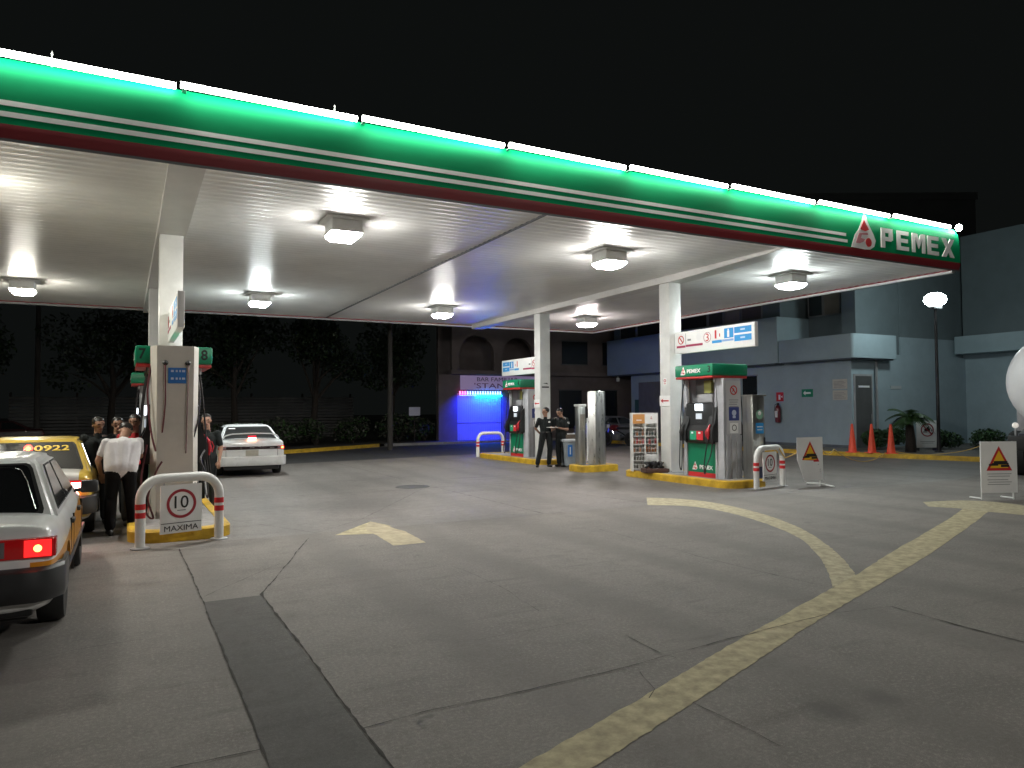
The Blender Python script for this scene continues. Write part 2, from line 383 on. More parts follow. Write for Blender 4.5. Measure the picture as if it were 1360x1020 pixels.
# ------------------------------------------------------------------ canopy
S0 = 4.61; H0 = 4.49; XL_, XR_, YF, YK = -4.85, 16.25, 9.59, 23.9
can = thing('canopy', 'large white forecourt canopy with green and red lit fascia on four square columns', 'canopy', (5.7, 16.7, 0))
O = Vector((5.7,16.7,0))
def cl(x,y,z): return (x-O.x, y-O.y, z)
SOFF = M('ceiling_sheet', (.76,.75,.73), .30, noise=.14, scale=1.2, spec=.24)
def soffit(x0, x1):
    mb = MB(); n = int((YK-YF-.1)/.2*8); rows = []
    for i in range(n+1):
        y = YF+.06+(YK-YF-.1)*i/n; z = S0+.03+.0045*math.sin(2*PI*i/8)
        rows.append([mb.bm.verts.new(cl(x0,y,z)), mb.bm.verts.new(cl(x1,y,z))])
    for a,b in zip(rows, rows[1:]):
        q = mb.bm.faces.new([a[0],a[1],b[1],b[0]]); q.smooth = True
    return mb.build('ceiling_panel', SOFF, can, angle=80)
soffit(XL_+.05, 5.73); soffit(5.76, XR_-.05)
mb = MB(); mb.box(cl(5.73,YF+.06,S0+.0),cl(5.76,YK-.04,S0+.06)); mb.build('ceiling_joint', DGREY, can)
mb = MB(); mb.box(cl(XL_+.06,YF+.12,S0+.12),cl(XR_-.06,YK-.06,S0+.3)); mb.build('roof_deck', DGREY, can)
# fascia bands as a slightly leaning profile, bottom to top, on the four sides
PR = [(.02,0.0),(.0,.10),(0,.155),(0,.52),(.015,.75),(.05,.90),(.09,.915),(.16,.915)]
def band(name, z0, z1, mat, out=0.0):
    def yo(z):
        for (a,za),(b,zb) in zip(PR,PR[1:]):
            if za <= z <= zb: return a+(b-a)*(z-za)/max(1e-6,zb-za)
        return PR[-1][0]
    zs = sorted(set([z0,z1]+[z0+(z1-z0)*k/6 for k in range(7)]))
    mb = MB(); rings = []
    for z in zs:
        q = yo(z)-out; rings.append([mb.bm.verts.new(cl(x,y,S0+z)) for x,y in ((XL_+q,YF+q),(XR_-q,YF+q),(XR_-q,YK-q),(XL_+q,YK-q))])
    if name == 'fascia_green':
        q = .16; rings.append([mb.bm.verts.new(cl(x,y,S0+z1)) for x,y in ((XL_+q,YF+q),(XR_-q,YF+q),(XR_-q,YK-q),(XL_+q,YK-q))])
        q = .16; rings.append([mb.bm.verts.new(cl(x,y,S0+.1)) for x,y in ((XL_+q,YF+q),(XR_-q,YF+q),(XR_-q,YK-q),(XL_+q,YK-q))])
    if name == 'fascia_red':
        q = .10; rings.insert(0, [mb.bm.verts.new(cl(x,y,S0+z0)) for x,y in ((XL_+q,YF+q),(XR_-q,YF+q),(XR_-q,YK-q),(XL_+q,YK-q))])
        rings.insert(0, [mb.bm.verts.new(cl(x,y,S0+z0+.05)) for x,y in ((XL_+q,YF+q),(XR_-q,YF+q),(XR_-q,YK-q),(XL_+q,YK-q))])
    for a,b in zip(rings,rings[1:]):
        for k in range(4):
            g = mb.bm.faces.new([a[k],a[(k+1)%4],b[(k+1)%4],b[k]]); g.smooth = False
    mb.build(name, mat, can, angle=25)
band('fascia_red', 0, .155, M('fascia_red_paint', (.20,.012,.018), .55, noise=.12, scale=1.5))
band('fascia_green', .155, .915, M('fascia_green_paint', (.0,.23,.088), .6, noise=.12, scale=1.5, spec=.1, stretch=(.4,1,3)))
# dull drip edge under the red band
mb = MB(); mb.box(cl(XL_,YF+.005,S0-.03),cl(XR_,YF+.03,S0-.003)); mb.build('drip_edge', DGREY, can)
mb = MB(); mb.box(cl(XR_-.12,YF+.12,S0-.05),cl(XR_-.019,YK-.02,S0-.004)); mb.build('edge_trim', WHITE, can)
mb = MB(); mb.box(cl(XL_+.04,YK-.12,S0-.05),cl(XR_-.125,YK-.019,S0-.004)); mb.build('edge_trim', WHITE, can)
mb = MB(); mb.tube([cl(-4.7,YK-.16,S0-.03),cl(9,YK-.16,S0-.03)], .02, 8); mb.build('conduit', GREY, can)
for k in range(2):
    z0 = .235+k*.125
    mb = MB(); mb.box(cl(XL_+.02,YF-.004,S0+z0), cl(12.55-.04*k,YF+.002,S0+z0+.058)); mb.build('fascia_stripe', WHITE2, can)
emblem(can, FRONT(cl(13.05,YF-.006,S0+.50)), .80, .68, s=.008)
# letters, thick and rounded
LET = {'P':[(0,0,.3,1),(.3,.78,.9,1),(.62,.42,.92,.8),(.3,.36,.8,.56)], 'E':[(0,0,.3,1),(.3,.8,.95,1),(.3,.41,.88,.6),(.3,0,.95,.2)],
       'M':[(0,0,.26,1),(.84,0,1.1,1)], 'X':[]}
lx = 13.55; base = S0+.24; hh = .40; lw = .40
for ch in 'PEMEX':
    fr = FRONT(cl(lx,YF-.006,base)); mb = MB()
    for i,(a,b,c,d) in enumerate(LET[ch]): rect(mb, a*lw, b*hh, c*lw, d*hh, fr, .002+.0004*i, .02+.0007*i)
    if ch == 'M':
        poly(mb, [(.2*lw,hh),(.42*lw,hh*.98),(.66*lw,hh*.42),(.55*lw,hh*.22),(.44*lw,hh*.42)], fr, .0025, .0215)
        poly(mb, [(.9*lw,hh*.995),(.68*lw,hh*.97),(.44*lw,hh*.41),(.55*lw,hh*.21),(.66*lw,hh*.41)], fr, .003, .0225)
    if ch == 'X':
        poly(mb, [(0,hh),(.36*lw,hh),(1.1*lw,0),(.74*lw,0)], fr, .0025, .0215)
        poly(mb, [(.74*lw,hh),(1.1*lw,hh),(.36*lw,0),(0,0)], fr, .003, .0225)
    mb.build('fascia_letter', WHITE2, can); lx += .50 if ch not in 'M' else .52
# tubes along the top edge
X0 = .55
for k in range(-3, 8):
    xs = X0+2.222*k if k < 7 else 15.95
    if k == 7: continue
    xs = max(xs, XL_); xe = min(X0+2.222*(k+1)-.05, XR_-.06)
    if k == 6: xe = 15.9
    mb = MB(); mb.tube([cl(xs,YF-.10,S0+.905), cl((xs*.45+xe*.55),YF-.05,S0+.91), cl(xe,YF+.0,S0+.92)], .038, 12); mb.build('light_tube', TUBE, can)
    mb = MB(); mb.box(cl(xs+.02,YF-.10,S0+.875), cl(xs+.07,YF+.06,S0+.89), .005); mb.build('tube_holder', GREY, can)
mb = MB(); mb.lathe([(.02,-.05),(.06,-.03),(.075,0),(.06,.03),(.02,.05)], cl(16.2,YF-.02,S0+.93), 'x', 16); mb.build('corner_lamp', M('corner_lamp_lit', (1,1,1), .3, emis=60, ecol=(1,1,1)), can)
for x in (-.78,2.45):
    mb = MB(); mb.tube([cl(x,YF+.12,S0+.9),cl(x,YF+.12,S0+1.07)], .009, 6); mb.lathe([(.004,0),(.014,.02),(.004,.05)], cl(x,YF+.12,S0+1.06)); mb.build('roof_spike', WHITE, can)
# beams and columns
for xc in (.645, 11.145):
    mb = MB(); mb.prism([cl(xc-.21,YF+.11,4.625),cl(xc-.21,YF+.11,4.60),cl(xc-.21,12.6,H0),cl(xc-.21,YK-.12,H0),cl(xc-.21,YK-.12,4.66),cl(xc-.21,YF+.2,4.66)], (.42,0,0)); mb.build('beam', M('beam_white', (.62,.60,.58), .4, noise=.12, scale=2), can)
    for y in (13.08, 18.98):
        mb = MB(); mb.box(cl(xc-.175,y,.145), cl(xc+.175,y+.35,H0-.001), .012)
        cpl = mb.build('column', WHITE, can)
        mb = MB(); mb.box(cl(xc-.24,y-.06,.146), cl(xc+.24,y+.41,.165), .004)
        for sx in (-.2,.2):
            for sy in (-.03,.38): mb.lathe([(.016,.165),(.016,.195)], cl(xc+sx,y+sy,0), seg=6)
        mb.build('base_plate', GREY, cpl)

# ceiling lights
def ceiling_light(label, x, y, lens=LENS):
    t = thing('ceiling_light', label, 'ceiling light', (x,y,S0+.02), 0, 'square lamps under the canopy')
    mb = MB(); mb.box((-.33,-.33,-.028),(.33,.33,-.0),.004)
    mb.box((-.24,-.24,-.19),(.24,.24,-.03),.012); mb.build('housing', WHITE, t)
    mb = MB(); a,b,c = .235,.235,.17
    V = [(-a,-a,-.192),(a,-a,-.192),(a,a,-.192),(-a,a,-.192),(-a,-a,-.25),(a,-a,-.25),(a,a,-.25),(-a,a,-.25),(-c,-c,-.32),(c,-c,-.32),(c,c,-.32),(-c,c,-.32)]
    vs = [mb.bm.verts.new(p) for p in V]
    for r0 in (0,4):
        for k in range(4): mb.bm.faces.new([vs[r0+k],vs[r0+(k+1)%4],vs[r0+4+(k+1)%4],vs[r0+4+k]])
    mb.bm.faces.new(vs[8:12]); mb.bm.faces.new(vs[0:4]); mb.build('lens', lens, t)
    mb = MB()
    for s in (-1,1): mb.box((s*.236-.012,-.25,-.227),(s*.236+.012,.25,-.189),.003); mb.box((-.25,s*.236-.012,-.2265),(.25,s*.236+.012,-.1885),.003)
    mb.build('lens_frame', WHITE, t)
    return t
LW = M('lamp_lens_pinkish', (1,1,1), .3, emis=130, ecol=(1,.90,.88))
LC = M('lamp_lens_cool', (1,1,1), .3, emis=118, ecol=(.90,1,.99))
LY = M('lamp_lens_warm', (1,1,1), .3, emis=112, ecol=(1,.97,.84))
for lab,x,y,l in [('square lit ceiling lamp nearest the front edge, right of the left front column', 3.05,11.5,LENS),
    ('lit ceiling lamp near the front fascia, just left of the beam over the right pump', 8.2,11.5,LENS),
    ('lit ceiling lamp closest to the right end of the canopy, below the lettering', 13.36,11.7,LC),
    ('lit ceiling lamp near the back edge, above and beyond the white sedan', 3.05,19.75,LC),
    ('lit ceiling lamp near the back edge, above the blue lit doorway', 8.2,19.9,LENS),
    ('pinkish lit ceiling lamp at the back right, between the two right columns', 13.4,20.1,LW),
    ('warm lit ceiling lamp near the back edge, farthest left above the taxis', -2.1,20.0,LY),
    ('lit ceiling lamp near the front edge, past the left side of the picture', -2.1,11.5,LY)]:
    ceiling_light(lab, x, y, l)

# ------------------------------------------------------------------ fuel dispensers
def hose(parent, pts, r=.012, mat=HOSE, name='hose'):
    # smooth a control path
    P = [Vector(p) for p in pts]; out = []
    for i in range(len(P)-1):
        p0,p1,p2,p3 = P[max(i-1,0)],P[i],P[i+1],P[min(i+2,len(P)-1)]
        for k in range(6):
            t = k/6; out.append(.5*((2*p1)+(p2-p0)*t+(2*p0-5*p1+4*p2-p3)*t*t+(3*p1-p0-3*p2+p3)*t*t*t))
    out.append(P[-1]); mb = MB(); mb.tube(out, r, 8); return mb.build(name, mat, parent)
PALE = M('pale_blue_steel', (.50,.51,.54), .36, noise=.22, scale=3)
def tower(t, y0, y1, s, hgt, chamfer=True, mat=PALE):
    """end tower, outer side at y1, tapering towards it; s=-1 or 1 not needed, y1 is outer"""
    mb = MB()
    P = [(-.31,y0),(-.31,y0+(y1-y0)*.25),(-.235,y1),(.235,y1),(.31,y0+(y1-y0)*.25),(.31,y0)]
    lo = [mb.bm.verts.new((x*(1.0),y,0)) for x,y in P]; mid = [mb.bm.verts.new((x*.97,y if abs(y-y1)>1e-6 else y-(y1-y0)*.10,hgt*.55)) for x,y in P]; hi = [mb.bm.verts.new((x,y,hgt)) for x,y in P]
    for a,b in ((lo,mid),(mid,hi)):
        for k in range(6): mb.bm.faces.new([a[k],a[(k+1)%6],b[(k+1)%6],b[k]])
    mb.bm.faces.new(lo); mb.bm.faces.new(hi)
    return mb.build('end_tower', mat, t, angle=20)
def dispenser(name, label, loc, num_far, num_near, tall=False, sz=1.0, seed=0, group='fuel dispensers on the islands'):
    rnd = random.Random(seed)
    t = thing(name, label, 'fuel dispenser', loc, 0, group); t.scale = (1,1,sz)
    # header
    mb = MB(); mb.box((-.5,-.58,2.135),(.5,.58,2.385),.03); hd = mb.build('header', GREEN, t)
    mb = MB(); mb.box((-.485,-.565,2.085),(.485,.565,2.134),.008); mb.build('header_red_strip', M('red_strip_paint', (.42,.03,.025), .45), hd)
    for fr_, in ((LEFT((-.5,0,2.26)),),(RIGHT((.5,0,2.26)),)):
        emblem(hd, fr_ @ Matrix.Translation((-.30,0,0)), .17, .17, s=.002)
        text('header_lettering', 'PEMEX', .42, .085, fr_ @ Matrix.Translation((.03,-.01,.003)), WHITE2, hd, .03)
    if tall:
        text('header_number', num_far, .09, .15, FRONT((-.41,-.583,2.27)), INK, hd, .02)
        text('header_number', num_near, .09, .15, FRONT((.39,-.583,2.27)), INK, hd, .02)
    else:
        text('header_number', num_near, .08, .14, LEFT((-.503,-.49,2.27)), INK, hd, .02)
        text('header_number', num_far, .08, .14, FRONT((-.42,-.583,2.27)), INK, hd, .02)
    # cabinet
    mb = MB(); mb.box((-.275,-.43,0),(.275,.43,.72),.012); mb.build('cabinet', GREY, t)
    for s,fr in ((-1,LEFT((-.276,0,.4))),(1,RIGHT((.276,0,.4)))):
        mb = MB(); rect(mb, -.42,-.30,.42,.31, fr, .0,.014); pn = mb.build('front_panel', GREEN, t)
        mb = MB(); rect(mb, -.42,-.40,.42,-.303, fr, .0,.02); mb.build('red_plinth', SIGNRED, t)
        emblem(pn, fr @ Matrix.Translation((-.20,-.17,.016)), .17, .17, s=.002)
        text('panel_lettering', 'PEMEX', .40, .085, fr @ Matrix.Translation((.14,-.19,.016)), WHITE2, pn, .03)
    # control head
    mb = MB()
    for s in (-1,1):
        P = [(s*.10,.72),(s*.36,.72),(s*.42,.80),(s*.42,.98),(s*.35,1.10),(s*.33,1.55),(s*.27,1.58),(s*.10,1.58)]
        mb.prism([(x,-.41,z) for x,z in P], (0,.82,0))
        for sy in (-1,1):
            mb.prism([(s*.14,sy*.30,.74),(s*.46,sy*.30,.76),(s*.46,sy*.30,.98),(s*.36,sy*.30,1.2),(s*.30,sy*.30,1.50),(s*.14,sy*.30,1.5)][::1], (0,sy*.2,0))
    mb.box((-.12,-.40,.73),(.12,.40,1.5)); bmesh.ops.remove_doubles(mb.bm, verts=mb.bm.verts[:], dist=1e-5)
    head = mb.build('control_head', BLACK, t, angle=25)
    for s,FR in ((-1,LEFT),(1,RIGHT)):
        fr = FR((s*.335,0,1.36)) @ Matrix.Rotation(0,4,'X')
        mb = MB(); rect(mb,-.10,.05,.11,.19, fr, .006,.03); mb.build('display', SCREEN, head)
        mb = MB(); rect(mb,-.08,-.13,.09,-.01, fr, .012,.028); mb.build('keypad', M('keypad_grey', (.45,.47,.5), .4, emis=.25, ecol=(.7,.8,.9)), head)
        mb = MB()
        for k in range(3):
            for q in range(4): rect(mb,-.05+k*.045,-.30+q*.03,-.02+k*.045,-.28+q*.03, fr, -.004,.012)
        mb.build('buttons', GINK, head)
        fr2 = FR((s*.42,0,.89))
        mb = MB(); rect(mb,-.20,-.10,.0,.09, fr2, .002,.010); mb.build('green_grade_plate', M('grade_green', (.02,.33,.17), .4), head)
        mb = MB(); rect(mb,.004,-.10,.20,.09, fr2, .002,.010); mb.build('red_grade_plate', M('grade_red', (.62,.03,.04), .4), head)
        mb = MB(); rect(mb,-.15,.03,-.09,.07, fr2, .011,.013); rect(mb,.06,.03,.13,.07, fr2, .011,.013); mb.build('grade_label', WHITE2, head)
        for sy in (-1,1):
            frn = FR((s*.33,-sy*s*.0,1.36)); yy = sy*.40
            text('side_number', '2', .035, .09, FR((s*.301,yy,1.44)), WHITE2, head, .02, .012)
            mb = MB(); rect(mb,-.02,-.03,.02,.03, FR((s*.335,yy,1.14)), .0,.014); mb.build('green_mark', M('mark_green', (.05,.4,.25), .4), head)
            # nozzle in its holster
            mb = MB(); c = Vector((s*.47, yy, .98))
            mb.tube([c+Vector((s*-.06,0,.14)), c+Vector((0,0,.05)), c+Vector((s*.02,0,-.06)), c+Vector((s*.0,sy*.0,-.16))], [.016,.024,.03,.02], 8)
            mb.box(tuple(c+Vector((-.018,-.035,-.10))), tuple(c+Vector((.03,.035,.05))), .01)
            mb.tube([c+Vector((s*.045,0,.04)),c+Vector((s*.075,0,-.03)),c+Vector((s*.05,0,-.12))], .008, 6)
            nz = mb.build('nozzle', M('nozzle_red', (.50,.02,.03), .4) if sy < 0 else BLACK, t)
            x1 = s*.50
            hose(t, [(s*.33,yy*1.18,2.03),(s*.37,yy*1.22,1.75),(s*.42,yy*1.24,1.2),(s*.46,yy*1.22,.6),(s*(.50+rnd.uniform(0,.08)),yy*1.12,.16+rnd.uniform(-.02,.1)),(s*.54,yy*.9,.10+rnd.uniform(0,.05)),(s*.53,yy*.86,.35),(s*.475,yy*1.0,.82)])
            mb = MB(); mb.lathe([(.012,-.05),(.022,-.04),(.022,.04),(.012,.05)], (s*.34,yy*1.18,2.04)); mb.build('hose_coupling', STEEL, t)
    # open upper bay
    mb = MB(); mb.box((-.03,-.43,1.56),(.03,.43,2.086)); mb.build('upper_back_panel', M('bay_grey', (.24,.25,.26), .5, noise=.3, scale=6), t)
    for s in (-1,1):
        for y in (-.42,.42):
            mb = MB(); mb.box((s*.24-.018,y-.018,1.5),(s*.24+.018,y+.018,2.086),.004); mb.build('post', STEEL, t)
        mb = MB(); mb.box((s*.13-.05,-.20,1.78),(s*.13+.05,.02,2.05),.01); mb.build('filter_box', M('dull_yellow_box', (.33,.33,.09), .6), t)
        mb = MB(); mb.box((s*.15-.06,-.26,1.58),(s*.15+.06,.20,1.76),.015); mb.build('junction_box', GREY, t)
    # towers
    if tall:
        tw = tower(t, -.60, -.86, -1, 2.37, mat=M('tower_white', (.60,.57,.52), .42, noise=.16, scale=2))
        tower(t, .431, .62, 1, 2.08)
        mb = MB(); rect(mb,-.115,-.10,.115,.115, FRONT((.02,-.86,1.95)), .001,.006); n_ = mb.build('blue_notice', BLUE, tw)
        
        for zz in (2.005,1.90):
            for x0,w_ in ((-.08,.035),(-.02,.025),(.025,.02),(.06,.04)):
                mb = MB(); rect(mb,x0,zz,x0+w_,zz+.03,FRONT((.02,-.867,0)),0,.002); mb.build('notice_symbol', M('pale_blue_ink', (.5,.56,.7), .5), n_)
        for x in (-.13,.155):
            mb = MB(); mb.lathe([(.034,0),(.036,-.02),(.02,-.045),(.008,-.05)], (x,-.86,2.13), 'y', 16); mb.build('hose_outlet', BLACK, tw)
        hose(tw, [(-.13,-.89,2.12),(-.13,-.9,1.9),(-.125,-.885,1.62),(-.14,-.87,1.38),(-.16,-.87,1.17)], .009, HOSER)
        hose(tw, [(.155,-.89,2.12),(.158,-.9,1.9),(.15,-.88,1.5),(.145,-.87,1.1),(.14,-.87,.88)], .009, M('hose_grey_pink', (.20,.13,.13), .5))
        hose(t, [(-.30,-.66,2.1),(-.34,-.70,1.8),(-.33,-.74,1.5),(-.29,-.80,1.15),(-.24,-.86,.92)], .013, HOSER)
        hose(t, [(-.34,-.58,1.0),(-.40,-.66,.6),(-.40,-.74,.25),(-.34,-.80,.06),(-.26,-.86,.02),(-.33,-.9,.3),(-.24,-.90,.62),(-.16,-.90,.78)], .013, HOSER)
        hose(t, [(.40,-.60,.9),(.33,-.80,.78),(.38,-.86,.62),(.36,-.86,.48),(.27,-.86,.30)], .014)
        hose(t, [(.30,-.50,2.02),(.33,-.62,1.7),(.30,-.74,1.35),(.24,-.80,1.1)], .012)
    else:
        tw = tower(t, -.431, -.62, -1, 2.08); tower(t, .431, .62, 1, 2.08)
        fr = FRONT((.03,-.628,0))
        mb = MB(); rect(mb,-.20,.92,.20,2.02, fr, .0,.004); mb.build('notice_panel', M('notice_pale', (.55,.55,.56), .5), tw)
        mb = MB(); ring(mb, 0,1.83,.075,.10, fr, .005,.008); poly(mb,[(-.07,1.89),(-.055,1.905),(.07,1.77),(.055,1.755)], fr, .0055,.0085); poly(mb,[(-.035,1.80),(.0,1.88),(.035,1.80),(.02,1.79),(0,1.84),(-.02,1.79)],fr,.004,.0075)
        mb.build('prohibition_mark', SIGNRED, tw)
        mb = MB()
        for q in range(5): rect(mb,-.13+.01*(q%2),1.62-q*.045,.13-.02*(q%3),1.635-q*.045, fr, .0045,.006)
        mb.build('small_print', GINK, tw)
        mb = MB(); rect(mb,-.14,1.20,.14,1.48, fr, .0045,.009); bs = mb.build('blue_notice', M('navy_notice', (.03,.05,.22), .45), tw)
        mb = MB(); poly(mb, disc(0,1.36,.06), fr, .0095,.012); rect(mb,-.04,1.25,.04,1.30, fr, .0095,.012); mb.build('notice_symbol', M('pale_blue_ink', (.5,.56,.7), .5), bs)
        mb = MB(); rect(mb,-.11,.94,.11,1.15, fr, .005,.009); ss = mb.build('small_notice', WHITE2, tw)
        mb = MB(); ring(mb,0,1.05,.05,.065, fr,.0095,.011); mb.build('small_notice_mark', INK, ss)
        mb = MB()
        for x in (-.2,-.07,.07,.2): mb.tube([(x,-.655,.0),(x,-.655,.9)], .012, 6)
        mb.build('conduit', GREY, tw)
    return t
dispenser('fuel_dispenser', 'green topped fuel dispenser with a tall pale tower, numbers 7 and 8', (.615,12.0,.145), '7', '8', True, 1.0, 1)
dispenser('fuel_dispenser', 'green topped fuel dispenser numbered 3 beside the right front column, fully in view', (11.15,11.96,.145), '', '3', False, 1.0, 2).children[0]
dispenser('fuel_dispenser', 'far fuel dispenser left of the rear right column, behind the attendants', (11.12,20.2,.145), '', '4', False, 1.0, 3)
dispenser('fuel_dispenser', 'rear fuel dispenser mostly hidden behind the left pump, only its header corner showing', (.62,20.0,.145), '', '5', False, 1.0, 4)

# steel cabinet beside pump 3
t = thing('air_water_cabinet', 'narrow steel cabinet with round green and blue stickers beside the pump numbered 3', 'cabinet', (11.55,11.15,.145))
mb = MB(); mb.box((-.17,-.14,0),(.17,.14,1.70),.012); mb.build('cabinet_body', STEEL, t)
mb = MB(); mb.box((-.2,-.17,1.701),(.2,.17,1.73),.004); mb.build('top_plate', STEEL, t)
mb = MB(); mb.box((-.165,-.147,.02),(.165,-.1405,.25)); mb.build('blue_base', M('navy_base', (.03,.04,.10), .5), t)
mb = MB(); poly(mb, disc(.02,1.32,.10), FRONT((0,-.141,0)), .001,.005); st = mb.build('round_sticker', M('sticker_green', (.25,.48,.35), .5), t)
mb = MB(); poly(mb, disc(.02,1.35,.045,12), FRONT((0,-.146,0)), .001,.004); mb.build('sticker_symbol', WHITE2, st)
mb = MB(); rect(mb,-.09,.93,.13,1.15, FRONT((0,-.141,0)), .001,.005); st = mb.build('blue_sticker', LBLUE, t)
mb = MB(); rect(mb,-.06,1.06,.10,1.08, FRONT((0,-.146,0)), .001,.003); rect(mb,-.05,1.0,.09,1.02, FRONT((0,-.146,0)), .001,.003); mb.build('sticker_print', WHITE2, st)
mb = MB(); mb.box((.14,-.16,.7),(.16,-.141,.85),.004); mb.build('handle', BLACK, t)

# steel pillar on its own block
t = thing('steel_pillar', 'tall brushed steel pillar with a shorter steel box at its left, on a small yellow block', 'pillar', (10.9,15.93,.17))
mb = MB(); mb.lathe([(.26,0),(.26,1.88),(.25,1.9)], (0,0,0), seg=6); mb.xf(Matrix.Diagonal((1.05,.62,1,1)))
mb.build('pillar_shell', M('pillar_steel', (.62,.62,.60), .26, metal=.9, noise=.4, scale=2.4, stretch=(4,4,.6)), t)
mb = MB(); mb.box((-.56,-.02,0),(-.36,.18,1.5),.01); bx_ = mb.build('side_box', STEEL, t)
mb = MB(); mb.box((-.58,-.04,1.501),(-.34,.20,1.56),.008); mb.build('box_cap', M('box_cap_pale', (.7,.7,.68), .4), bx_)
mb = MB(); mb.box((-.53,-.028,.9),(-.39,-.0205,1.3)); mb.build('box_door', M('dull_brown', (.20,.18,.15), .5), bx_)
mb = MB(); mb.tube([(-.30,.0,.1),(-.30,.0,1.2)], .02, 8); mb.build('pipe', WHITE, t)

# ------------------------------------------------------------------ overhead signs
def overhead(label, x, y0, y1, z0, z1, num, flip=False):
    t = thing('overhead_sign', label, 'sign', (x,(y0+y1)/2,z0), 0, 'long service signs fixed to the columns')
    hy = (y1-y0)/2; H = z1-z0
    mb = MB(); mb.box((-.045,-hy,0),(.045,hy,H),.006); b = mb.build('sign_box', WHITE2, t)
    for s,FR in ((-1,LEFT),(1,RIGHT)):
        fr = FR((s*.046,0,0)); q = -1 if flip else 1      # panel u runs away->near on the left face
        def X(a): return a*q if q > 0 else a
        W = hy*2
        def P(u): return (u-.5)*W if not flip else (.5-u)*W
        def R_c(u0,u1,v0,v1,mat,name,d=.004):
            a,c = sorted((P(u0),P(u1))); mb = MB(); rect(mb,a,v0*H,c,v1*H,fr,.001,d); return mb.build(name, mat, b)
        cx = P(.09); mb = MB(); ring(mb,cx,.62*H,.16*H,.2*H,fr,.001,.004); poly(mb,[(cx-.14*H,.74*H),(cx-.1*H,.77*H),(cx+.14*H,.5*H),(cx+.1*H,.47*H)],fr,.0015,.0045); mb.build('no_smoking_mark', SIGNRED, b)
        R_c(.03,.15,.26,.36,M('maroon_band',(.36,.03,.09),.5),'caption_band'); R_c(.155,.38,.28,.38,M('maroon_band',(.36,.03,.09),.5),'caption_band')
        R_c(.152,.156,.4,.9,GINK,'divider'); R_c(.18,.225,.55,.63,GINK,'small_symbol')
        mb = MB(); poly(mb, disc(P(.33),.66*H,.16*H), fr, .001,.003); mb.build('pale_disc', M('pale_disc',(.8,.8,.8),.4), b)
        if num:
            mb = MB(); ring(mb,P(.44),.60*H,.21*H,.23*H,fr,.001,.003,seg=24); mb.build('number_ring', M('maroon_band',(.36,.03,.09),.5), b)
            text('number', num, .12*H*1.6, .34*H, fr @ Matrix.Translation((P(.44),.60*H,.002)), SIGNRED, b)
        R_c(.535,.555,.50,.86,SIGNRED,'extinguisher_symbol'); R_c(.59,.60,.56,.7,SIGNRED,'small_symbol')
        R_c(.50,.62,.30,.42,LBLUE,'caption_band')
        R_c(.65,.76,.46,.88,LBLUE,'blue_field'); R_c(.625,.76,.33,.42,M('pale_blue_band',(.25,.42,.70),.5),'caption_band')
        cx = P(.70); mb = MB(); rect(mb,cx-.06*H,.5*H,cx+.06*H,.78*H,fr,.0045,.006); poly(mb,disc(cx,.82*H,.035*H,12),fr,.0045,.006); mb.build('column_symbol', WHITE2, b)
        R_c(.77,.965,.62,.88,LBLUE,'blue_field'); R_c(.77,.965,.28,.54,LBLUE,'blue_field')
        for v in (.75,.41):
            mb = MB(); c = P(.867); rect(mb,c-.13*H,(v-.03)*H,c+.13*H,(v+.04)*H,fr,.0045,.006); mb.build('word_bar', M('word_pale',(.45,.62,.78),.5), b)
    for y in ((hy+.0, ) if not flip else (-hy, )):
        s = 1 if y > 0 else -1
        for z in (.1,H-.1):
            mb = MB(); mb.box((-.02,min(y,y+s*.03),z-.02),(.02,max(y,y+s*.03),z+.02)); mb.build('bracket', GREY, t)
    return t
overhead('long white service sign with the number 3, reaching out over the right pump', 11.145, 10.64, 13.05, 2.84, 3.33, '3')
overhead('white service sign reaching back from the rear right column above the far pump', 11.145, 19.37, 21.75, 2.71, 3.22, '', True)
overhead('white service sign seen almost edge on over the left pump', .645, 10.64, 13.05, 2.72, 3.21, '')

# arrow plates on the columns
for lab,x,y,z in [('white plate with a red arrow on the right front column above the rack', 10.97-.001, 13.25, 1.78),('white plate with a red arrow on the rear right column behind the attendants', 10.97-.001, 19.15, 1.78)]:
    t = thing('arrow_sign', lab, 'sign', (x,y,z), 0, 'red arrow plates on the columns')
    mb = MB(); rect(mb,-.18,-.12,.18,.12, LEFT((0,0,0)), .002,.02); p = mb.build('plate', WHITE2, t)
    mb = MB(); fr = LEFT((-.02,0,0)); poly(mb,[(-.14,0),(-.05,.05),(-.07,.015),(.14,.015),(.14,-.015),(-.07,-.015),(-.05,-.05)], fr, .001,.004); mb.build('arrow', SIGNRED, p)
for lab,x,y,z in [('tiny red and white sticker above the arrow plate on the right front column', 10.968, 13.25, 2.22),]:
    mb = MB(); rect(mb,-.05,-.08,.05,.08, LEFT((x,y,z)), .001,.004); o = mb.build('sticker', WHITE2); tag(o, lab, 'sticker')
    mb = MB(); ring(mb,0,0,.022,.038,LEFT((x-.005,y,z+.02)),.0,.003,seg=16); rect(mb,-.03,-.055,.03,-.04,LEFT((x-.005,y,z)),.0,.003); mb.build('sticker_mark', SIGNRED, o)
# column lettering on the rear right column
mb = MB(); poly(mb,[(-.10,.03),(.05,.05),(.1,.0),(.02,.02)],FRONT((11.145,18.978,2.35)),.001,.004); rect(mb,-.12,-.1,.12,-.06,FRONT((11.145,18.978,2.35)),.001,.004)
tag(mb.build('column_sticker', INK), 'small dark sticker on the front face of the rear right column', 'sticker')

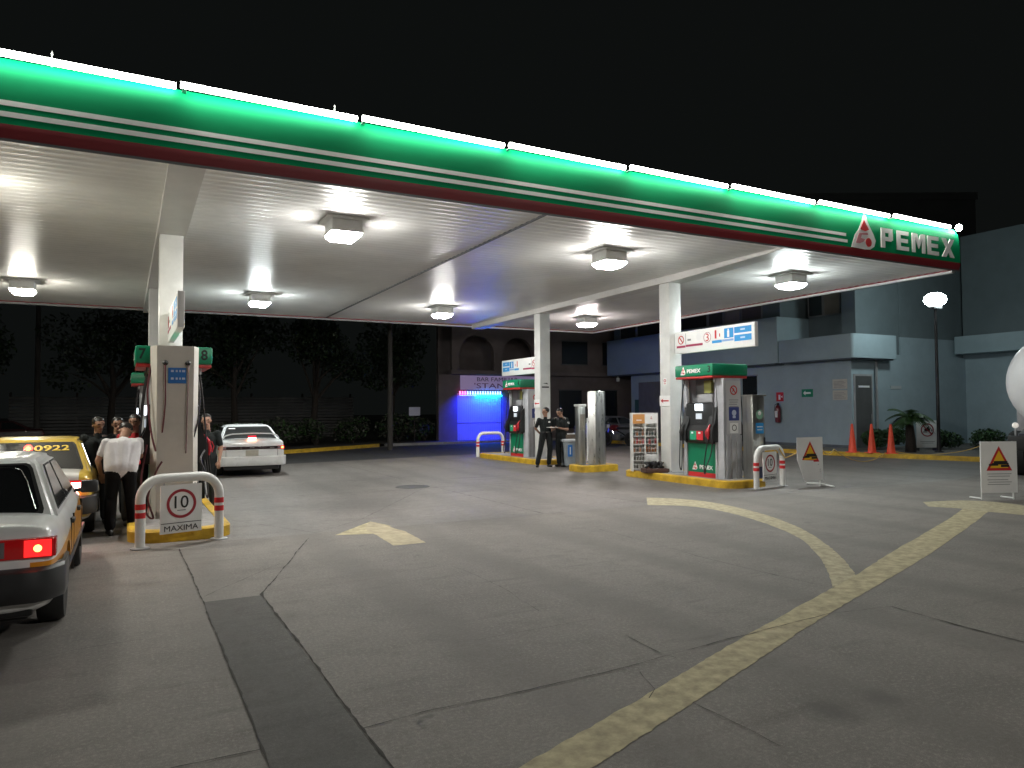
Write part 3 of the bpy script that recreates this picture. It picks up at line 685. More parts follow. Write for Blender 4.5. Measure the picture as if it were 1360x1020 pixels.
# ------------------------------------------------------------------ U barriers
def barrier(label, p0, p1, sign=True, h=.86):
    p0, p1 = Vector(p0), Vector(p1); W = (p1-p0).length; c = (p0+p1)/2; rz = math.atan2((p1-p0).y,(p1-p0).x)
    t = thing('guard_hoop', label, 'barrier', (c.x,c.y,0), rz, 'white guard hoops with red bands')
    r = .055; R = .24; pts = [(-W/2,0,0),(-W/2,0,h-R)]
    for k in range(1,9): a = PI-PI/2*k/8; pts.append((-W/2+R+R*math.cos(a),0,h-R-r+R*math.sin(a)+r*0))
    for k in range(0,9): a = PI/2-PI/2*k/8; pts.append((W/2-R+R*math.cos(a),0,h-R-r+R*math.sin(a)))
    pts.append((W/2,0,0)); pts[1] = (-W/2,0,h-R-r)
    mb = MB(); mb.tube(pts, r, 18); mb.build('hoop', WHITE, t)
    for s in (-1,1):
        for z in (.36,.46):
            mb = MB(); mb.lathe([(r+.0015,z),(r+.0015,z+.065)], (s*W/2,0,0), seg=18); mb.build('red_band', SIGNRED, t)
        mb = MB(); mb.lathe([(r+.05,.004),(r+.05,.014),(r+.01,.02)], (s*W/2,0,0), seg=18); mb.build('foot_collar', GREY, t)
    if sign:
        mb = MB(); mb.box((-.245,-.012,.14),(.245,.006,.72),.004); p = mb.build('sign_board', WHITE2, t)
        fr = FRONT((0,-.0125,0))
        mb = MB(); ring(mb,0,.49,.142,.175,fr,.001,.004,seg=40); mb.build('red_ring', M('ring_red',(.34,.015,.03),.5), p)
        text('speed_number', '10', .165, .15, fr @ Matrix.Translation((0,.51,.001)), INK, p, .004)
        mb = MB(); rect(mb,-.05,.405,.05,.415,fr,.001,.003); mb.build('small_print', GINK, p)
        mb = MB(); rect(mb,-.24,.258,.24,.266,fr,.001,.003); mb.build('rule_line', INK, p)
        text('sign_word', 'MAXIMA', .40, .065, fr @ Matrix.Translation((0,.20,.001)), INK, p, 0)
        for s in (-1,1):
            mb = MB(); mb.tube([(s*.2,0,.718),(s*.2,0,.76)], .008, 6); mb.build('hanger', GREY, t)
barrier('white guard hoop with a speed plate at the left island', (.17,9.66), (1.06,9.93))
barrier('white guard hoop with a speed plate beside the curled warning board', (11.0,10.57), (11.93,10.76))
barrier('white guard hoop without a plate at the far end of the far pump island', (10.55,22.5), (11.6,22.7), False)

# ------------------------------------------------------------------ warning boards
def warning(label, loc, rz, tilt=0.0, bend=0.0):
    t = thing('warning_board', label, 'sign', (loc[0],loc[1],0), rz, 'white boards with a red and yellow warning triangle')
    mb = MB(); mb.tube([(.29,0.03,0),(.29,0.03,1.0)], .014, 8); mb.tube([(-.29,0.03,0),(-.29,0.03,1.0)] if not bend else [(.29,.03,.05),(.29,.4,.02)], .014, 8)
    mb.tube([(-.29,.03,.02),(-.29,.32,.012)] if not bend else [(.29,.03,.05),(.29,-.34,.02)],.014,8); mb.tube([(.29,.03,.02),(.29,.32,.014)],.0135,8); mb.build('stand', WHITE, t)
    mb = MB(); n = 10; rows = []
    for j in range(n+1):
        z = .12+.88*j/n; xl = -.33+bend*max(0,(.55-z))*1.1
        rows.append([(xl,-.02-bend*.25*max(0,.6-z),z),(.33,-.02,z)])
    for d in (0,.012):
        pass
    V = [[mb.bm.verts.new((a[0],a[1]+d,a[2])) for a in r for d in (0,.012)] for r in rows]
    for a,b in zip(V,V[1:]):
        for i,j in ((0,2),(2,3),(3,1),(1,0)): mb.bm.faces.new([a[i],a[j],b[j],b[i]])
    mb.bm.faces.new(V[0]); mb.bm.faces.new(V[-1])
    p = mb.build('board', WHITE2, t, angle=20)
    fr = FRONT((0,-.021,.0))
    mb = MB(); poly(mb,[(-.235,.50),(.235,.50),(.0,.92)],fr,.001,.003); mb.build('red_triangle', SIGNRED, p)
    mb = MB(); poly(mb,[(-.165,.545),(.165,.545),(.0,.845)],fr,.0035,.005); mb.build('yellow_triangle', SIGNYEL, p)
    mb = MB(); rect(mb,-.10,.63,.15,.665,fr,.0055,.008); rect(mb,-.19,.585,-.02,.615,fr,.0055,.008); rect(mb,.03,.56,.18,.60,fr,.0055,.0075); rect(mb,-.13,.605,.17,.632,fr,.0056,.0085)
    mb.build('vehicle_symbol', INK, p)
    mb = MB()
    for q,z in enumerate((.44,.40,.34,.30,.26)):
        if bend and z < .36: rect(mb,-.1+.02*q,z,.27,z+.008,fr,.0,.003)
        else: rect(mb,-.22+.02*(q%2),z,.22-.03*(q%3),z+.009,fr,.001,.003)
    mb.build('small_print', GINK, p)
    return t
warning('white warning board with curled lower corner, beside the guard hoop of the right pump', (12.33,10.42), -.12, bend=.32)
warning('upright white warning board at the right edge, in front of the tanker', (13.3,7.3), -.40)
# second panel of speed sign etc: board with crossed forklift
t = thing('forklift_sign', 'white board with a red crossed circle standing at the planter below the lamp post', 'sign', (24.1,15.5,.12), -.45)
mb = MB(); mb.box((-.36,-.02,.10),(.36,.02,1.02),.01); p = mb.build('board', WHITE2, t)
mb = MB(); fr = FRONT((0,-.021,0)); ring(mb,0,.70,.19,.225,fr,.001,.004); poly(mb,[(-.16,.84),(-.13,.86),(.17,.57),(.14,.54)],fr,.0015,.0048); mb.build('crossed_circle', M('ring_red',(.34,.015,.03),.5), p)
mb = MB(); rect(mb,-.10,.66,.10,.74,fr,.0005,.003); rect(mb,-.02,.72,.06,.80,fr,.0006,.0035); rect(mb,-.16,.62,.0,.645,fr,.0007,.0032); mb.build('truck_symbol', INK, p)
mb = MB(); rect(mb,-.25,.30,.25,.315,fr,.001,.003); rect(mb,-.2,.25,.2,.262,fr,.001,.003); mb.build('small_print', GINK, p)
mb = MB(); mb.box((-.34,-.05,0),(-.30,.2,.10)); mb.box((.30,-.05,0),(.34,.2,.10)); mb.build('feet', BLACK, t)

# cones
def cone(label, x, y):
    t = thing('traffic_cone', label, 'traffic cone', (x,y,.125), random.uniform(0,3), 'orange cones on the kerb by the building')
    mb = MB(); mb.box((-.17,-.17,0),(.17,.17,.03),.01); CO = M('cone_orange', (.95,.10,.045), .5, emis=0, noise=.12, scale=5); mb.build('cone_base', CO, t)
    mb = MB(); mb.lathe([(.135,.031),(.125,.06),(.085,.45),(.045,.83),(.035,.93),(.02,.94)], seg=20); mb.build('cone_body', CO, t)
cone('leftmost orange cone of three, right before the corner of the building', 21.15,16.15)
cone('middle orange cone of the three on the kerb', 21.3,15.55)
cone('rightmost orange cone of three, nearest the small palm', 21.45,14.98)
# rope
def rope(label, pts, r=.013):
    P = []
    for a,b in zip(pts,pts[1:]):
        a,b = Vector(a),Vector(b); n = 10; sag = .05*(b-a).length
        for k in range(n): q = a.lerp(b,k/n); q.z -= sag*4*(k/n)*(1-k/n); q.z = max(q.z,.03); P.append(q)
    P.append(Vector(pts[-1])); mb = MB(); mb.tube(P, r, 6); return tag(mb.build('barrier_rope', M('rope_yellow',(.62,.42,.12),.7)), label, 'rope')
rope('yellow rope from the guard hoop past the curled warning board to the cones', [(11.75,10.68,.80),(11.95,10.70,.58),(12.2,10.45,.78),(12.62,10.46,.93),(15.8,12.6,.55),(21.2,15.0,.18)])
rope('yellow rope running from the cones along the kerb to the right', [(21.5,14.9,.2),(22.3,13.6,.2),(22.5,12.6,.55),(13.6,7.5,.55)])

# ------------------------------------------------------------------ rack, bin, odds
t = thing('oil_display_rack', 'white wire rack with two columns of small goods beside the right front column', 'rack', (10.82,13.86,.145), -.42); t.scale = (.82,.9,1)
mb = MB()
for x in (-.36,0,.36):
    mb.box((x-.018,-.12,0),(x+.018,.12,1.36))
for k in range(6): mb.box((-.342,-.119,.05+k*.19),(-.018,.119,.065+k*.19)); mb.box((.018,-.119,.05+k*.19),(.342,.119,.065+k*.19))
mb.box((-.36,.105,.02),(.36,.1195,1.36)); mb.build('rack_frame', WHITE, t)
mb = MB(); mb.box((-.35,-.128,1.11),(-.01,-.1205,1.33)); h_ = mb.build('orange_header', M('header_orange',(.55,.26,.08),.5), t)
mb = MB(); mb.box((.01,-.128,1.11),(.35,-.1205,1.33)); hw = mb.build('white_header', WHITE2, t)
emblem(hw, FRONT((.18,-.129,1.25)), .09,.09, s=.001)
mb = MB(); rect(mb,-.25,1.18,-.1,1.2,FRONT((0,-.129,0)),.0,.002); mb.build('header_print', WHITE2, h_)
mb = MB()
for x in (-.35,.01):
    for k in range(5):
        for q in range(4): mb.box((x+.0+q*.085,-.125,.08+k*.19),(x+.006+q*.085,-.1205,.245+k*.19))
        mb.box((x,-.1255,.15+k*.19),(x+.34,-.1208,.157+k*.19))
mb.build('wire_grid', WHITE, t)
goods = [M('goods_%d'%i, c, .45) for i,c in enumerate([(.10,.09,.08),(.35,.05,.05),(.30,.12,.05),(.07,.10,.10),(.20,.20,.19)])]
rr = random.Random(4)
for ci,x in enumerate((-.34,.02)):
    for k in range(5):
        mb = MB()
        for q in range(4):
            hgt = rr.uniform(.10,.155); mb.lathe([(.032,0),(.034,hgt*.75),(.014,hgt*.85),(.012,hgt)], (x+.035+q*.083, -.06, .066+k*.19), seg=10, mi=(q*3+k)%2)
        if ci == 1 and k == 1: 
            mb.bm.free(); mb = MB(); mb.box((x,-.11,.075+k*.19),(x+.31,.05,.21+k*.19),.004); mb.build('white_box', WHITE2, t); continue
        mb.build('bottle_row', [goods[[4,0,2,1,3][k]], goods[rr.randrange(5)]], t)
t = thing('wooden_tray', 'low brown tray with black rags at the foot of the right front column', 'tray', (11.0,13.02-.45+.12,.145), -.3)
t.location = (10.72,13.35,.145)
mb = MB(); mb.box((-.28,-.18,0),(.28,.18,.10),.008); mb.build('tray_box', M('dark_wood',(.06,.025,.018),.6,noise=.4,scale=8), t)
mb = MB()
rq = random.Random(3)
for k in range(16): mb.tube([(rq.uniform(-.22,.2),rq.uniform(-.12,.12),.10),(rq.uniform(-.22,.2),rq.uniform(-.12,.12),.22),(rq.uniform(-.2,.22),rq.uniform(-.12,.12),.12)], [.02,.035,.02], 7)
mb.build('black_rags', BLACK, t)

t = thing('trash_bin', 'grey plastic bin with a blue label, standing right of the two attendants', 'bin', (11.05,17.4,0), -.25)
mb = MB()
lo = [(-.24,-.22),(.24,-.22),(.24,.22),(-.24,.22)]
A = [mb.bm.verts.new((x,y,.02)) for x,y in lo]; B = [mb.bm.verts.new((x*1.22,y*1.22,.72)) for x,y in lo]
mb.bm.faces.new(A); mb.bm.faces.new(B)
for k in range(4): mb.bm.faces.new([A[k],A[(k+1)%4],B[(k+1)%4],B[k]])
bmesh.ops.bevel(mb.bm, geom=mb.bm.edges[:], offset=.03, segments=3, affect='EDGES')
BG = M('bin_grey',(.33,.36,.39),.5,noise=.2,scale=4); b = mb.build('bin_body', BG, t)
mb = MB(); mb.box((-.32,-.30,.70),(.32,.30,.78),.02); mb.build('bin_rim', M('bin_rim_pale',(.48,.50,.52),.5), t)
mb = MB(); rect(mb,-.20,.30,-.07,.62,FRONT((0,-.285,0)),.0,.012); lb = mb.build('blue_label', BLUE, t)
mb = MB(); rect(mb,-.15,.36,-.12,.56,FRONT((0,-.298,0)),.0,.004); mb.build('label_mark', WHITE2, lb)
t = thing('cardboard_box', 'low brown box with papers lying on the lid of the grey bin', 'box', (11.06,17.42,.78), -.2)
mb = MB(); mb.box((-.22,-.16,0),(.22,.16,.12),.005); mb.build('carton', M('carton_brown',(.16,.12,.09),.7,noise=.3,scale=5), t)
mb = MB(); mb.box((-.16,-.12,.121),(.20,.10,.145),.003); mb.build('papers', WHITE2, t)

# ------------------------------------------------------------------ cars
def taxi_paint(name, kind):
    m = bpy.data.materials.new(name); m.use_nodes = True; nt = m.node_tree; N = nt.nodes; L = nt.links; b = N['Principled BSDF']
    b.inputs['Roughness'].default_value = .28; b.inputs['Coat Weight'].default_value = .5; b.inputs['Coat Roughness'].default_value = .06
    tc = N.new('ShaderNodeTexCoord'); sp = N.new('ShaderNodeSeparateXYZ'); L.new(tc.outputs['Object'], sp.inputs[0])
    def m2(op, a, c):
        x = N.new('ShaderNodeMath'); x.operation = op
        for i,v in enumerate((a,c)):
            if isinstance(v,(int,float)): x.inputs[i].default_value = v
            else: L.new(v, x.inputs[i])
        return x.outputs[0]
    X = m2('ABSOLUTE', sp.outputs[0], 0); Y = sp.outputs[1]; Z = sp.outputs[2]
    if kind == 'near':   # white body, orange flank patch starting below the lamp, leaning edge
        a = m2('MULTIPLY', m2('LESS_THAN', m2('ADD', Z, m2('MULTIPLY', Y, -.055)), .60), m2('GREATER_THAN', X, .60))
        wav = m2('MULTIPLY', a, m2('GREATER_THAN', Z, .47)); c1 = m2('MULTIPLY', a, m2('GREATER_THAN', Y, .62)); fac = m2('MAXIMUM', wav, c1)
        ramp_c = (.72,.29,.015,1); base = (.82,.82,.82,1)
    else:                # yellow roof and pillars, white tail, orange corner
        a = m2('GREATER_THAN', Z, .89); c1 = m2('MULTIPLY', m2('GREATER_THAN', X, .60), m2('GREATER_THAN', Z, .3)); fac = m2('MAXIMUM', a, c1)
        ramp_c = (.58,.40,.06,1); base = (.68,.67,.65,1)
    x = N.new('ShaderNodeMix'); x.data_type = 'RGBA'; x.inputs[6].default_value = base; x.inputs[7].default_value = ramp_c; L.new(fac, x.inputs[0])
    n = N.new('ShaderNodeTexNoise'); n.inputs['Scale'].default_value = 3; n.inputs['Detail'].default_value = 6; L.new(tc.outputs['Object'], n.inputs['Vector'])
    y = N.new('ShaderNodeMix'); y.data_type = 'RGBA'; y.blend_type = 'MULTIPLY'; y.inputs[7].default_value = (.80,.78,.74,1); L.new(x.outputs[2], y.inputs[6])
    r = N.new('ShaderNodeMapRange'); r.inputs['From Min'].default_value = .45; r.inputs['From Max'].default_value = .8; L.new(n.outputs[0], r.inputs['Value']); L.new(r.outputs[0], y.inputs[0])
    L.new(y.outputs[2], b.inputs['Base Color'])
    return m
GLASS = M('car_glass', (.012,.013,.014), .04, coat=.6, spec=.9)
LAMPR = M('tail_lamp_red', (.30,.008,.01), .15, emis=.04, ecol=(1,.02,.02), coat=.6)
LAMPD = M('tail_lamp_dark', (.11,.012,.014), .15, coat=.6)
LAMPON = M('tail_lamp_lit', (.6,.02,.02), .2, emis=9, ecol=(1,.03,.02))
LAMPHOT = M('tail_lamp_core', (1,.5,.3), .2, emis=9, ecol=(1,.16,.03))
RIM = M('wheel_rim', (.35,.35,.36), .35, metal=.7, noise=.3)
BUMP = M('bumper_dark', (.035,.035,.037), .42, noise=.25, scale=6)
CHROME = M('chrome', (.7,.7,.7), .12, metal=1)
def lerp_tab(tab, y):
    for (a,*va),(b,*vb) in zip(tab,tab[1:]):
        if a <= y <= b:
            t = (y-a)/(b-a); t = t*t*(3-2*t)*.35+t*.65; return [p+(q-p)*t for p,q in zip(va,vb)]
    return tab[-1][1:]
def make_car(name, label, loc, rz, paint, spec, group=None):
    Ln, W, H = spec['L'], spec['W']/2, spec['H']; ra, fa = spec['rear_axle'], spec['front_axle']
    t = thing(name, label, 'car', loc, rz, group); wr = spec.get('wr', .285)
    tab = spec['tab']  # y, halfwidth factor, belt z, top z, bottom z
    ys = sorted(set([0,.03,.08,.16,.3,.5,.75,1.0,1.25,1.6,2.0,2.4,2.8,3.1,3.35,3.55,3.7,Ln-.16,Ln-.08,Ln-.03,Ln]))
    ys = [y for y in ys if y <= Ln]
    mb = MB(); rings = []
    for y in ys:
        wf, zb, zt, z0 = lerp_tab(tab, y); w_ = W*wf
        half = [(0,z0),(w_*.80,z0),(w_*.93,z0+.03),(w_*.985,z0+.12),(w_*1.0,z0+.24),(w_*1.0,(z0+.24+zb)/2),(w_*.985,zb-.09),(w_*.965,zb-.035),(w_*.92,zb),(w_*.80,zb+(zt-zb)*.55),(w_*.50,zb+(zt-zb)*.93),(0,zt)]
        pts = half+[(-x,z) for x,z in half[-2:0:-1]]
        rings.append([mb.bm.verts.new((x,y,z)) for x,z in pts])
    n = len(rings[0])
    for a,b in zip(rings,rings[1:]):
        for k in range(n): g = mb.bm.faces.new([a[k],a[(k+1)%n],b[(k+1)%n],b[k]]); g.smooth = True
    mb.bm.faces.new(rings[0]); mb.bm.faces.new(rings[-1][::-1])
    body = mb.build('body', paint, t, angle=50)
    md = body.modifiers.new('s','SUBSURF'); md.levels = 1; md.render_levels = 1
    cut = MB()
    for y in (ra,fa): cut.lathe([(wr+.05,-W-.2),(wr+.05,-W+.24)], (0,y,wr), 'x', 32); cut.lathe([(wr+.05,W-.24),(wr+.05,W+.2)], (0,y,wr), 'x', 32)
    co_ = cut.build('cut', BLACK); co_.parent = t
    bpy.context.view_layer.update()
    bl = body.modifiers.new('b','BOOLEAN'); bl.object = co_; bl.operation = 'DIFFERENCE'; bl.solver = 'EXACT'
    dg = bpy.context.evaluated_depsgraph_get(); me = bpy.data.meshes.new_from_object(body.evaluated_get(dg))
    body.modifiers.clear(); body.data = me; me.name = 'body'; me.set_sharp_from_angle(angle=math.radians(42))
    bpy.data.objects.remove(co_)
    # cabin frustum
    g = spec['cabin']  # yb0, yt0, yt1, yb1, zb, zt, wb, wt
    yb0,yt0,yt1,yb1,zb,zt,wb,wt = g
    mb = MB(); lv = [(yb0,yb1,zb,wb),(yt0,yt1,zt-.045,wt),(yt0+.12,yt1-.16,zt-.008,wt*.80),(yt0+.35,yt1-.45,zt,wt*.45)]
    R = [[mb.bm.verts.new((sx*w_,y,z)) for sx,y in ((-1,a),(1,a),(1,b),(-1,b))] for a,b,z,w_ in lv]
    for a,b in zip(R,R[1:]):
        for k in range(4): mb.bm.faces.new([a[k],a[(k+1)%4],b[(k+1)%4],b[k]])
    mb.bm.faces.new(R[-1]); mb.bm.faces.new(R[0][::-1])
    es = [e for e in mb.bm.edges if not (e.verts[0] in R[0] and e.verts[1] in R[0])]
    bmesh.ops.bevel(mb.bm, geom=es, offset=.035, segments=3, affect='EDGES')
    for q in mb.bm.faces: q.smooth = True
    cab = mb.build('cabin', paint, t, angle=30)
    zt2 = zt-.045
    def P3(u, v, face):   # bilinear on the frustum faces, pushed out
        if face == 'rear': a=(yb0,zb,wb); b=(yt0,zt2,wt); y=a[0]+(b[0]-a[0])*v; z=a[1]+(b[1]-a[1])*v; w_=a[2]+(b[2]-a[2])*v; return Vector((u*w_,y,z)), Vector((0,-(b[1]-a[1]),(b[0]-a[0]))).normalized()
        if face == 'front': a=(yb1,zb,wb); b=(yt1,zt2,wt); y=a[0]+(b[0]-a[0])*v; z=a[1]+(b[1]-a[1])*v; w_=a[2]+(b[2]-a[2])*v; return Vector((u*w_,y,z)), Vector((0,(b[1]-a[1]),-(b[0]-a[0]))).normalized()
    def panel(name, pts, face, mat, par, d0=.002, d1=.008):
        P = []; nn = None
        for u,v in pts: p,nn = P3(u,v,face); P.append(p+nn*d0)
        mb = MB(); mb.prism(P, nn*(d1-d0)); return mb.build(name, mat, par)
    def rnd(u0,v0,u1,v1,r,ru):
        return [(u0+ru,v0),(u1-ru,v0),(u1-ru*.3,v0+r*.3),(u1,v0+r),(u1,v1-r),(u1-ru*.3,v1-r*.3),(u1-ru,v1),(u0+ru,v1),(u0+ru*.3,v1-r*.3),(u0,v1-r),(u0,v0+r),(u0+ru*.3,v0+r*.3)]
    panel('window_seal', rnd(-.90,.04,.90,.95,.10,.06), 'rear', RUBBER, cab, .001,.005)
    rw = panel('rear_window', rnd(-.86,.075,.86,.91,.10,.06), 'rear', GLASS, cab, .0055,.010)
    panel('window_seal', rnd(-.92,.04,.92,.95,.08,.05), 'front', RUBBER, cab, .001,.005)
    panel('windscreen', rnd(-.88,.075,.88,.92,.08,.05), 'front', GLASS, cab, .0055,.010)
    for s in (-1,1):
        def side(y, v): w_ = wb+(wt-wb)*v; return Vector((s*w_, y, zb+(zt2-zb)*v))
        nn = Vector((s*(zt2-zb),0,wb-wt)).normalized()
        def yl(v): return yb0+(yt0-yb0)*v
        def yr(v): return yb1+(yt1-yb1)*v
        mid = (yt0+yt1)/2+.02
        for nm,(A,B,C,D) in {'rear':((yl(.08)+.17,.08),(mid-.04,.08),(mid-.04,.90),(yl(.90)+.15,.90)),'front':((mid+.04,.08),(yr(.08)-.17,.08),(yr(.90)-.13,.90),(mid+.04,.90))}.items():
            mb = MB(); mb.prism([side(*q)+nn*.001 for q in (A,B,C,D)], nn*.004); mb.build('window_seal', RUBBER, cab)
            cx = (A[0]+B[0]+C[0]+D[0])/4
            mb = MB(); mb.prism([side(cx+(q[0]-cx)*.95, .49+(q[1]-.49)*.92)+nn*.0055 for q in (A,B,C,D)], nn*.004); mb.build('side_window', GLASS, cab)
        # mirror, sill strip, door gaps, handles
        mb = MB(); mb.box((s*(W+.0) if s>0 else s*(W+.15), yb1-.28, zb-.02),(s*(W+.15) if s>0 else s*W, yb1-.20, zb+.10),.02); mb.tube([(s*(W-.06),yb1-.24,zb),(s*(W+.02),yb1-.24,zb+.02)],.018,6)
        mb.build('mirror', BUMP, t)
        zlo = spec['sill']+.05
        for y in (mid, mid-.92 if mid-.92 > ra+.02 else ra+.36, yb1-.02):
            mb = MB(); mb.box((s*W*.975 if s>0 else s*(W+.0015), y, zlo+(.22 if y<ra+.5 else 0)),(s*(W+.0015) if s>0 else s*W*.975, y+.007, zb-.10)); mb.build('door_gap', M('seam_black',(.01,.01,.01),.8), t)
        mb = MB(); mb.box((s*W*.98 if s>0 else s*(W+.012), .75, .40),(s*(W+.012) if s>0 else s*W*.98, Ln-.75, .44),.004)
        for y in (mid-.26, mid+.62): pass
        if spec.get('molding',True): mb.build('side_moulding', BUMP, t)
        else: mb.bm.free()
        for y in (mid-.28, mid+.60):
            mb = MB(); mb.box((s*W*.97 if s>0 else s*(W+.018), y, zb-.15),(s*(W+.018) if s>0 else s*W*.97, y+.16, zb-.115),.006); mb.build('door_handle', BUMP, t)
        for y in (ra,fa):
            mb = MB(); x0 = s*(W-.19); x1 = s*(W-.015)
            a,b = sorted((x0,x1)); mb.lathe([(wr*.62,a),(wr*.93,a),(wr,a+.03),(wr,b-.03),(wr*.93,b),(wr*.62,b)], (0,y,wr), 'x', 28); wl = mb.build('wheel', RUBBER, t)
            mb = MB(); xo = b if s>0 else a; mb.lathe([(wr*.02,xo-s*.03),(wr*.16,xo-s*.012),(wr*.2,xo-s*.03),(wr*.52,xo-s*.045),(wr*.60,xo-s*.012),(wr*.635,xo-s*.008)], (0,y,wr), 'x', 28)
            mb.build('rim', RIM, wl)
    # rear face
    z1 = spec['bump_z']
    bt = spec['bumper']
    mb = MB(); prof = [(-.07,z1-.115),(-.085,z1-.03),(-.075,z1+.055),(-.03,z1+.075),(.05,z1+.075),(.05,z1-.15),(-.03,z1-.155)]
    def wrap(zp, yfun):
        pass
    path = []
    for k in range(-10,11):
        u = k/10; x = u*(W+.022); a = max(0,abs(u)-.78)/.22
        path.append((x, a*a*.20))
    path = [(-(W+.026), spec['bump_wrap'])]+path+[((W+.026), spec['bump_wrap'])]
    rows = []
    for i,(x,yo) in enumerate(path):
        rows.append([mb.bm.verts.new((x*(1.0 if dy<0 else .97), yo+dy*(1 if 0<i<len(path)-1 else .3), z)) for dy,z in prof])
    for a,b in zip(rows,rows[1:]):
        for k in range(len(prof)): q = mb.bm.faces.new([a[k],a[(k+1)%len(prof)],b[(k+1)%len(prof)],b[k]]); q.smooth = True
    mb.bm.faces.new(rows[0]); mb.bm.faces.new(rows[-1][::-1])
    mb.build('rear_bumper', bt, t, angle=40)
    mb = MB(); mb.box((-W*.93,Ln-.10,z1-.15),(W*.93,Ln+.05,z1+.08),.04); mb.build('front_bumper', bt, t)
    mb = MB(); mb.box((-W*.80,.05,z1-.26),(W*.80,.30,z1-.12),.02); mb.build('valance', BLACK, t)
    mb = MB(); mb.box((-W*.74,ra-.6,.16),(W*.74,fa+.4,.30),.02); mb.build('underbody', BLACK, t)
    lz0, lz1 = spec['lamp_z']; lw = spec['lamp_w']
    for s in (-1,1):
        xo = s*W*.955; xi = s*(W-lw)
        a,b = sorted((xo,xi)); mb = MB(); mb.box((a,-.012,lz0),(b,.06,lz1),.012); lm = mb.build('tail_lamp', LAMPR if spec.get('lit',1) else LAMPD, t)
        xm = xo-s*lw*.42; a,b = sorted((xo-s*.012,xm))
        if spec.get('lit',1):
            mb = MB(); mb.box((a,-.020,lz0+.012),(b,-.0125,lz1-.012),.002); mb.build('lit_section', M('lit_section_red',(.5,.01,.01),.2,emis=.75,ecol=(1,.02,.02)), lm)
            mb = MB(); mb.lathe([(.004,-.028),(.018,-.026),(.024,-.0205)], ((a+b)/2-.0,0,(lz0+lz1)/2), 'y', 16); mb.xf(Matrix.Translation(((a+b)/2*0,0,0))); mb.build('lamp_core', LAMPHOT, lm)
        a,b = sorted((xi, xi+s*.09)); mb = MB(); mb.box((a,-.0175,lz0+.015),(b,-.0125,lz1-.015),.001); mb.build('reverse_lamp', M('lamp_smoked',(.16,.15,.16),.15,coat=.5), lm)
        # side wrap of the lamp
        a,b = sorted((s*W*.94, s*(W*.972))); mb = MB(); mb.box((a,.0,lz0+.005),(b,.11,lz1-.005),.008); mb.build('lamp_side', LAMPR if spec.get('lit',1) else LAMPD, lm)
        a,b = sorted((s*W*.93, s*W*.62)); mb = MB(); mb.box((a,Ln-.03,.50),(b,Ln+.012,.62),.015); mb.build('headlight', M('headlight_glass',(.6,.6,.6),.1,coat=1), t)
    mb = MB(); mb.box((-.5,Ln-.02,.52),(.5,Ln+.014,.60),.006); mb.build('grille', BLACK, t)
    # boot lid seams and plate
    ztr = lerp_tab(tab,.08)[2]
    mb = MB(); pw = .15; pz = spec['plate_z']; mb.box((-pw,-.010-.0,pz-.07),(pw,.02,pz+.07),.004); mb.build('number_plate', M('plate_pale',(.42,.40,.33),.5,noise=.2), t)
    for s in (-1,1):
        mb = MB(); x = s*(W-lw*.98); mb.box((x-.003,-.004,z1+.08),(x+.003,.03,lz0-.0)); mb.build('lid_gap', M('seam_black',(.01,.01,.01),.8), t)
    return t, cab, P3, body
TS = dict(L=3.98, W=1.54, H=1.27, rear_axle=.90, front_axle=3.12, wr=.275, sill=.2,
  tab=[(0,.86,.70,.72,.33),(.03,.92,.80,.83,.28),(.08,.955,.83,.86,.25),(.30,.985,.835,.875,.22),(.75,1,.835,.885,.20),(1.6,1,.83,.87,.18),(2.8,1,.81,.86,.18),(3.3,.985,.77,.82,.20),(3.7,.95,.70,.74,.24),(3.9,.90,.62,.66,.28),(3.98,.82,.52,.58,.33)],
  cabin=(.58,1.02,2.12,2.82,.83,1.27,.715,.555), bump_z=.495, bump_wrap=.55, bumper=BUMP, lamp_z=(.63,.765), lamp_w=.40, plate_z=.60)
PN = taxi_paint('white_taxi_paint','near'); PF = taxi_paint('yellow_taxi_paint','far')
t1, cab1, P31, b1 = make_car('taxi', 'white taxi with orange flank patches, cut off by the left edge', (-1.15,5.85,0), 0, PN, TS)
# chrome strip modelled as a light tube's reflection on the rear window, then a banner
glint_path = []
for u,v in [(-.80,.86),(-.4,.885),(0,.89),(.4,.885),(.66,.87),(.76,.80),(.80,.60),(.81,.35),(.82,.12)]:
    p,n = P31(u,v,'rear'); glint_path.append(p+n*.013)
mb = MB(); mb.tube(glint_path, .0065, 6); mb.build('window_glint_strip', CHROME, cab1)
pc,nn = P31(-.12,.74,'rear'); mb = MB(); rect(mb,-.40,-.045,.36,.045,frame(pc+nn*.0105,(1,0,0),Vector((0,.44,.395)).normalized()),0,.002); bnr = mb.build('window_banner', M('banner_pale',(.34,.33,.29),.5,noise=.2,scale=8), cab1)
for k,(x0,w_) in enumerate(((-.30,.05),(-.2,.09),(-.06,.04),(.05,.10),(.2,.07))):
    mb = MB(); rect(mb,x0,-.02,x0+w_,.02,frame(pc+nn*.0128,(1,0,0),Vector((0,.44,.395)).normalized()),0,.0015); mb.build('banner_mark', DGREY, bnr)
t2, cab2, P32, b2 = make_car('taxi', 'second taxi with a yellow roof and the number 0922 on its rear window', (-1.10,10.55,0), 0, PF, TS)
pc,nn = P32(.42,.74,'rear'); upv = Vector((0,.44,.395)).normalized(); right = Vector((1,0,0))
text('window_number', '0922', .40, .105, frame(pc+nn*.012, right, upv), M('number_gold',(.75,.50,.03),.5), cab2, .02)
